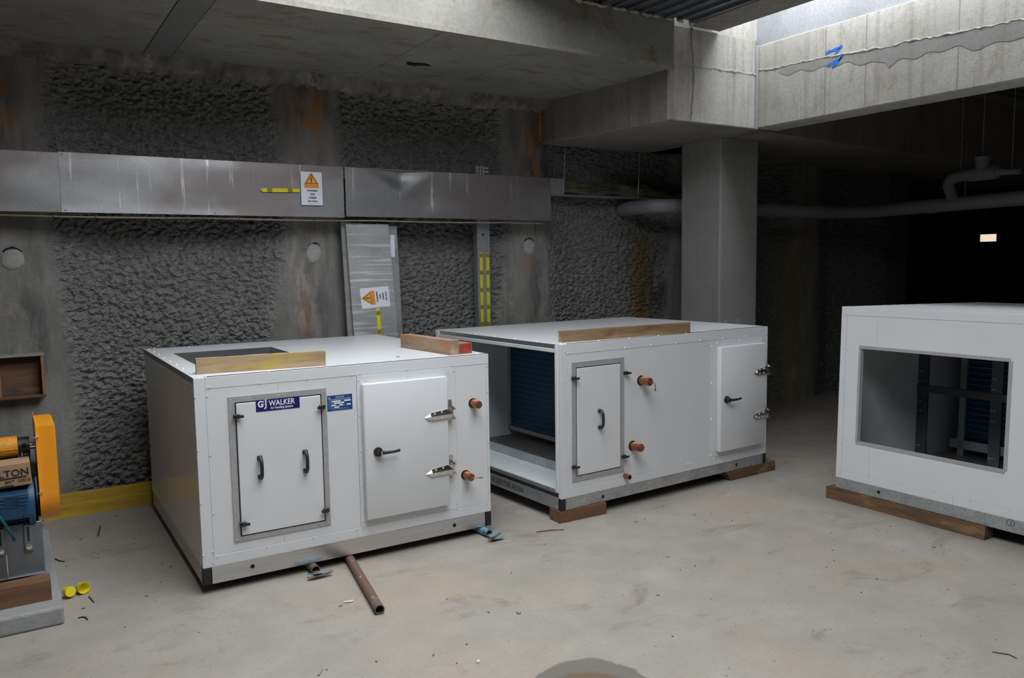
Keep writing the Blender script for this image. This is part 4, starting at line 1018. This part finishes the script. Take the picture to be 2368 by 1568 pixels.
# ================================================================== belt driven machine, left
bm = nb(); box(bm, -1.6, .150, 4.053, 5.36, 0, .085, .012, 2); tag(link('equipment_plinth', bm, 'plinth'), 'low glossy grey concrete plinth under the belt driven machine', 'plinth')
timber('timber_block', 'stout redwood block on the plinth edge under the grey machine base', .95, .10, .092, (-.84, 4.166, .086), (0, 0, 0), 'hard')
timber('timber_block', 'rear timber block on the plinth under the machine base', .95, .10, .092, (-.85, 4.86, .086), (0, 0, 0), 'hard_old')
MC = tag(empty('belt_driven_machine', (0, 4.32, .1785)), 'belt driven machine with orange guard and blue motor', 'machine')
zb = .1785
def mbox(name, mat, x0, x1, y0, y1, z0, z1, bev=.003, parent=MC):
    bm = nb(); box(bm, x0, x1, y0 - 4.32, y1 - 4.32, z0 - zb, z1 - zb, bev); return link(name, bm, mat, parent)
mbox('base_panel', 'steel_grey', -.9, .094, 4.30, 4.312, zb, .425); mbox('base_side', 'steel_grey', .082, .094, 4.312, 5.05, zb, .425); mbox('base_flange', 'steel_grey', -.9, .096, 4.275, 4.31, zb, .186)
mbox('base_rear', 'steel_grey', -.9, .082, 5.04, 5.05, zb, .60); mbox('base_top', 'steel_grey', -.9, .094, 4.47, 5.05, .60, .612); mbox('upper_side', 'steel_grey', .07, .082, 4.48, 5.05, .425, .60); mbox('motor_shelf', 'steel_grey', -.9, .094, 4.312, 4.48, .385, .393)
FM = lambda u, z, d: Vector((u, 4.30 - 4.32 - d, z - zb))
for u in (.036, -.075):
    b = empty('slotted_bracket'); b.parent = MC
    bm = nb(); box(bm, u - .018, u + .018, .29, .42, 0, .010, .004, 2, FM); link('plate', bm, 'steel_grey', b)
    bm = nb(); box(bm, u - .004, u + .004, .340, .41, .009, .0105, 0, 1, FM); link('slot', bm, 'gap', b)
    bm = nb(); cyl(bm, FM(u, .313, .01), FM(u, .313, .014), .012, 16); cyl(bm, FM(u, .313, .014), FM(u, .313, .021), .008, 6); link('bolt', bm, 'chrome', b)
bm = nb(); cyl(bm, FM(-.055, .30, .03), FM(-.055, .17 + .02, .034), .003, 8); link('threaded_rod', bm, 'chrome', MC)
# motor
mt = empty('motor'); mt.parent = MC
Y0, ZM = .055, .50 - zb
bm = nb(); cyl(bm, (-.42, Y0, ZM), (.055, Y0, ZM), .095, 28)
for k in range(26):
    t = 2 * math.pi * k / 26; c, s = math.cos(t), math.sin(t)
    P = lambda a, r_, o_: Vector((a, Y0 + c * r_ - s * o_, ZM + s * r_ + c * o_))
    hexa(bm, [P(-.40, .09, -.0025), P(.04, .09, -.0025), P(.04, .112, -.002), P(-.40, .112, -.002), P(-.40, .09, .0025), P(.04, .09, .0025), P(.04, .112, .002), P(-.40, .112, .002)])
link('motor_body', bm, 'motor_blue', mt)
bm = nb(); cyl(bm, (.045, Y0, ZM), (.072, Y0, ZM), .122, 30, .112); link('end_shield', bm, 'motor_blue', mt, True)
FMt = lambda u, z, d: Vector((u, Y0 - .085 - d, z - zb))
bm = nb(); box(bm, -.085, .048, .470, .590, -.02, .075, .008, 2, FMt); tb_ = link('terminal_box', bm, 'motor_blue', mt)
for z in (.535, .552, .569):
    for u0, u1 in ((-.078, -.046), (.010, .040)):
        bm = nb(); box(bm, u0, u1, z, z + .006, .074, .079, .001, 1, FMt); link('rib', bm, 'motor_blue', tb_)
bm = nb(); ring_plate(bm, (-.042, .006, .528, .578), (-.039, .003, .531, .575), .074, .0785, FMt); link('emblem_frame', bm, 'motor_blue', tb_)
text('WEG', .026, FMt, -.018, .543, .0765, 'motor_blue', tb_, 'emblem_lettering', 'CENTER', .0008, .9, 0, .005)
for u in (-.070, .034):
    bm = nb(); cyl(bm, FMt(u, .488, .074), FMt(u, .488, .080), .012, 14); link('screw', bm, 'motor_blue', tb_)
bm = nb(); pts = [(-.12, Y0 - .15, ZM + .06), (-.085, Y0 - .17, ZM + .03), (-.05, Y0 - .175, ZM - .04), (-.025, Y0 - .165, ZM - .10), (-.02, Y0 - .13, ZM - .13)]
tube(bm, pts, .007, 8); link('cable', bm, 'teal_cable', mt, True)
# belt guard
gd = empty('belt_guard'); gd.parent = MC
def outline(e=0.):
    pts = []
    y0, y1, zt, zc, R = .045 - e, .40 + e, .862 + e - zb, .52 - zb, .178 + e
    yc = (y0 + y1) / 2
    pts += [(y0, zt), (y0, zc)]
    for t in np.linspace(math.pi, 2 * math.pi, 18)[1:-1]: pts.append((yc + R * math.cos(t), zc + .145 / .178 * R * math.sin(t)))
    pts += [(y1, zc), (y1, zt)]; return pts
GX_ = lambda a, b, d: Vector((.097 + d, a, b))
bm = nb(); prism(bm, outline(), 0, .080, GX_); bmesh.ops.bevel(bm, geom=[e for e in bm.edges if abs(e.verts[0].co.x - e.verts[1].co.x) < 1e-6 and e.verts[0].co.x > .15], offset=.006, segments=2, affect='EDGES'); link('guard_shell', bm, 'orange', gd, True)
bm = nb(); prism(bm, outline(.018), -.003, 0, GX_); link('back_flange', bm, 'orange', gd)
bm = nb(); tube(bm, [(.10, .046, .50 - zb + .04), (.178, .046, .50 - zb + .04)], .0015, 6); link('weld_seam', bm, 'orange', gd)
for z in (.815, .545, .405, .385):
    bm = nb(); cyl(bm, (.085, .037, z - zb), (.108, .037, z - zb), .006, 8); dome(bm, (.092, .037, z - zb), (-1, 0, 0), .009, 8); link('bolt', bm, 'chrome', gd)
# shaft line above
bm = nb(); cyl(bm, (-.9, .16, .755 - zb), (.02, .16, .755 - zb), .053, 28); link('mesh_guard', bm, 'orange_mesh', MC, True)
for z in (-.053, .0, .053):
    bm = nb(); tube(bm, [(-.9, .16 - math.sqrt(max(0, .0545 ** 2 - z * z)), .755 - zb + z), (.02, .16 - math.sqrt(max(0, .0545 ** 2 - z * z)), .755 - zb + z)], .002, 6); link('mesh_seam', bm, 'orange', MC)
brg = empty('bearing_block'); brg.parent = MC
bm = nb(); cyl(bm, (.022, .16, .755 - zb), (.070, .16, .755 - zb), .046, 24); box(bm, .024, .068, .10, .22, .612 - zb, .73 - zb, .004); link('housing', bm, 'black', brg, True)
bm = nb(); cyl(bm, (.046, .12, .76 - zb), (.046, .108, .775 - zb), .008, 10); link('grease_port', bm, 'gap', brg)
bm = nb(); cyl(bm, (.036, .095, .64 - zb), (.036, .095, .74 - zb), .0035, 8); link('bolt', bm, 'chrome', brg)
bm = nb(); cyl(bm, (.05, .095, .70 - zb), (.05, .095, .715 - zb), .008, 6); link('nut', bm, 'chrome', brg)
bm = nb(); cyl(bm, (.06, .16, .755 - zb), (.110, .16, .755 - zb), .017, 18); link('shaft', bm, 'chrome', MC, True)
# carton on the motor
cx = tag(empty('cardboard_box', (.066, 4.27, .6145), (0, -.035, 0)), 'printed brown cardboard carton on the blue motor', 'box')
bm = nb(); box(bm, -.42, 0, 0, .135, 0, .105, .002); link('carton', bm, 'carton', cx)
FC = lambda u, z, d: Vector((u, -d, z))
text('LTON', .044, FC, -.128, .048, .0008, 'ink', cx, bold=.0012, sx=1.02)
bm = nb(); box(bm, -.30, -.018, .036, .044, 0, .0006, 0, 1, FC); box(bm, -.30, -.072, -.0 + .003, .009, 0, .0006, 0, 1, FC); link('printed_bar', bm, 'ink', cx)
for s, u, z in (('BRISBANE', -.105, .025), ('PERTH', -.105, .017), ('07 3000 7100', -.052, .025), ('08 9244 1300', -.052, .017)):
    text(s, .0085, FC, u, z, .0008, 'ink', cx, bold=.0002)

# ================================================================== pvc drainage beyond the column
root = tag(empty('drain_pipe', (5.1, 5.8, 2.1)), 'grey plastic drain pipe running from the wall past the column', 'pipe')
def arc(p0, p1, p2, n_=6):
    p0, p1, p2 = map(Vector, (p0, p1, p2)); return [p0 * (1 - t) ** 2 + p1 * 2 * t * (1 - t) + p2 * t * t for t in np.linspace(0, 1, n_)]
off = Vector((5.1, 5.8, 2.1))
bm = nb(); pts = [Vector((5.10, 6.02, 2.1)), Vector((5.10, 5.75, 2.1))] + arc((5.10, 5.70, 2.1), (5.10, 5.55, 2.1), (5.28, 5.55, 2.1)) + [Vector((7.3, 5.40, 2.08))] + arc((7.45, 5.39, 2.08), (7.75, 5.36, 2.08), (7.72, 5.0, 2.085)) + [Vector((7.5, 3.3, 2.10)), Vector((7.3, 1.5, 2.12))]
tube(bm, [p - off for p in pts], .066, 20); link('pipe', bm, 'pvc', root, True)
for p, q in (((5.30, 5.548, 2.1), (5.38, 5.542, 2.1)), ((6.5, 5.46, 2.088), (6.6, 5.453, 2.088)), ((7.2, 5.407, 2.081), (7.3, 5.40, 2.08)), ((7.66, 4.5, 2.088), (7.64, 4.38, 2.089))):
    bm = nb(); cyl(bm, Vector(p) - off, Vector(q) - off, .072, 20); link('collar', bm, 'pvc', root, True)
for x, y in ((6.3, 5.475), (7.0, 5.42), (7.6, 4.1)):
    bm = nb(); cyl(bm, Vector((x, y, 2.16)) - off, Vector((x, y, 2.65)) - off, .004, 6); link('hanger_rod', bm, 'rod', root)
off = Vector((7.4, 3.9, 2.3))
root = tag(empty('floor_waste_pipe', off), 'grey plastic waste branch with a tee hung from the deck', 'pipe')
bm = nb(); pts = [Vector((7.57, 4.20, 2.15)), Vector((7.50, 4.19, 2.22))] + arc((7.46, 4.18, 2.25), (7.42, 4.15, 2.325), (7.40, 4.05, 2.325)) + [Vector((7.4, 3.74, 2.33))]
tube(bm, [p - off for p in pts], .05, 16); link('pipe', bm, 'pvc', root, True)
bm = nb(); cyl(bm, Vector((7.4, 3.96, 2.325)) - off, Vector((7.4, 3.72, 2.33)) - off, .06, 20); link('tee_body', bm, 'pvc', root, True)
bm = nb(); cyl(bm, Vector((7.4, 3.85, 2.34)) - off, Vector((7.4, 3.85, 2.47)) - off, .055, 20); cyl(bm, Vector((7.4, 3.85, 2.45)) - off, Vector((7.4, 3.85, 2.475)) - off, .064, 20); link('tee_socket', bm, 'pvc', root, True)
bm = nb(); tube(bm, [Vector((7.4, 3.73, 2.33)) - off, Vector((7.4, 3.68, 2.325)) - off, Vector((7.4, 3.53, 2.315)) - off], [.05, .026, .026], 14); link('reducer', bm, 'pvc', root, True)
for x, y, z in ((7.4, 3.85, 2.475), (7.4, 3.6, 2.34), (7.42, 4.05, 2.37)):
    bm = nb(); cyl(bm, Vector((x, y, z)) - off, Vector((x, y, 3.35)) - off, .004, 6); link('hanger_rod', bm, 'rod', root)

# ================================================================== small loose things
def cap(label, loc, rot, hollow_):
    root = tag(empty('plastic_cap', loc, rot), label, 'cap')
    bm = nb(); pr = [(.0, .0), (.012, 0.), (.021, .004), (.024, .012), (.025, .045)] if not hollow_ else [(.016, 0.), (.02, .002), (.023, .02), (.029, .048), (.027, .048), (.021, .02), (.015, .006), (0, .006)]
    seg = 20; R = []
    for r_, z in pr: R.append([bm.verts.new((max(r_, .0004) * math.cos(2 * math.pi * i / seg), max(r_, .0004) * math.sin(2 * math.pi * i / seg), z)) for i in range(seg)])
    for A, B in zip(R, R[1:]):
        for i in range(seg): bm.faces.new((A[i], A[(i + 1) % seg], B[(i + 1) % seg], B[i]))
    if hollow_:
        bm.faces.new(R[0]); link('shell', bm, 'yellow_cap', root, True)
    else:
        bm.faces.new(R[-1]); bm.faces.new(R[0][::-1]); link('shell', bm, 'yellow_cap', root, True)
    return root
cap('round yellow plastic cap lying beside the plinth', (.176, 4.40, .027), (math.radians(80), 0, math.radians(25)), False)
cap('open crumpled yellow plastic cap with its mouth showing', (.236, 4.425, .0275), (math.radians(84), 0, math.radians(22)), True)
def scrap(name, label, pts, r, mat, cat='debris', grp=None):
    c = Vector(pts[0]); root = tag(empty(name, (c.x, c.y, 0)), label, cat, grp)
    bm = nb(); tube(bm, [Vector(p) - Vector((c.x, c.y, 0)) for p in pts], r, 6); link('strand', bm, mat, root, True); return root
scrap('twig', 'bent dark twig on the floor near the yellow plank', [(.40, 5.30, .004), (.415, 5.40, .006), (.43, 5.50, .004)], .004, 'twig')
scrap('wire_offcut', 'short straight dark wire on the floor beside the yellow caps', [(.27, 4.33, .003), (.283, 4.24, .003)], .003, 'twig')
scrap('wire_offcut', 'curved dark wire on the floor in front of the plinth corner', [(.205, 4.085, .003), (.222, 4.085, .004), (.237, 4.065, .004), (.24, 4.04, .003)], .003, 'twig')
scrap('wire_offcut', 'bent wire offcut alone on the open floor', [(3.30, 1.60, .002), (3.33, 1.55, .003), (3.325, 1.52, .002)], .0022, 'twig')
scrap('wood_splinter', 'tan wood splinter on the open floor', [(.955, 2.955, .003), (.985, 3.0, .004)], .004, 'pine')
scrap('red_fibre', 'red frayed fibre on the floor before the open ended unit', [(2.60, 3.86, .003), (2.66, 3.84, .006), (2.70, 3.83, .003), (2.76, 3.80, .003)], .003, 'red_thread')
scrap('twig', 'dark twig near the plinth side', [(.16, 5.02, .003), (.175, 4.97, .004), (.20, 4.94, .003)], .0035, 'twig')
scrap('paper_scrap', 'white torn scrap lying beside the long rusty pipe', [(1.285, 3.555, .004), (1.305, 3.54, .006), (1.325, 3.545, .004)], .005, 'paper')
scrap('mortar_crumb', 'pale crumb of mortar on the floor between pipe and puddle', [(1.52, 2.69, .004), (1.532, 2.70, .004)], .006, 'paper')
scrap('mortar_crumb', 'grey crumb of mortar on the open floor', [(1.90, 2.985, .005), (1.915, 2.985, .006)], .008, 'plug')
# fine grit
bm = nb()
for k in range(300):
    a = random.random()
    if a < .35: x, y = random.uniform(.2, .8), random.uniform(4.0, 5.8)
    elif a < .7: x, y = random.uniform(1.2, 4.4), random.uniform(1.6, 3.8)
    else: x, y = random.uniform(-.2, 4.5), random.uniform(2.2, 4.0)
    if .12 < x < .72 or x > .72 and y < 3.95 or x < .1 and y < 4.0:
        s = random.choice((.001, .0012, .0015, .0015, .002, .003)); t = random.uniform(0, 3.1); L = s * random.choice((1, 1, 1.5, 3))
        c, q = math.cos(t), math.sin(t); fr = lambda a_, b_, z_: Vector((x + a_ * c - b_ * q, y + a_ * q + b_ * c, z_))
        box(bm, -L, L, -s * .7, s * .7, 0, s, 0, 1, fr)
g = stuff(link('grit', bm, 'grit')); g['label'] = 'dark grit and chips scattered over the floor'; g['category'] = 'grit'
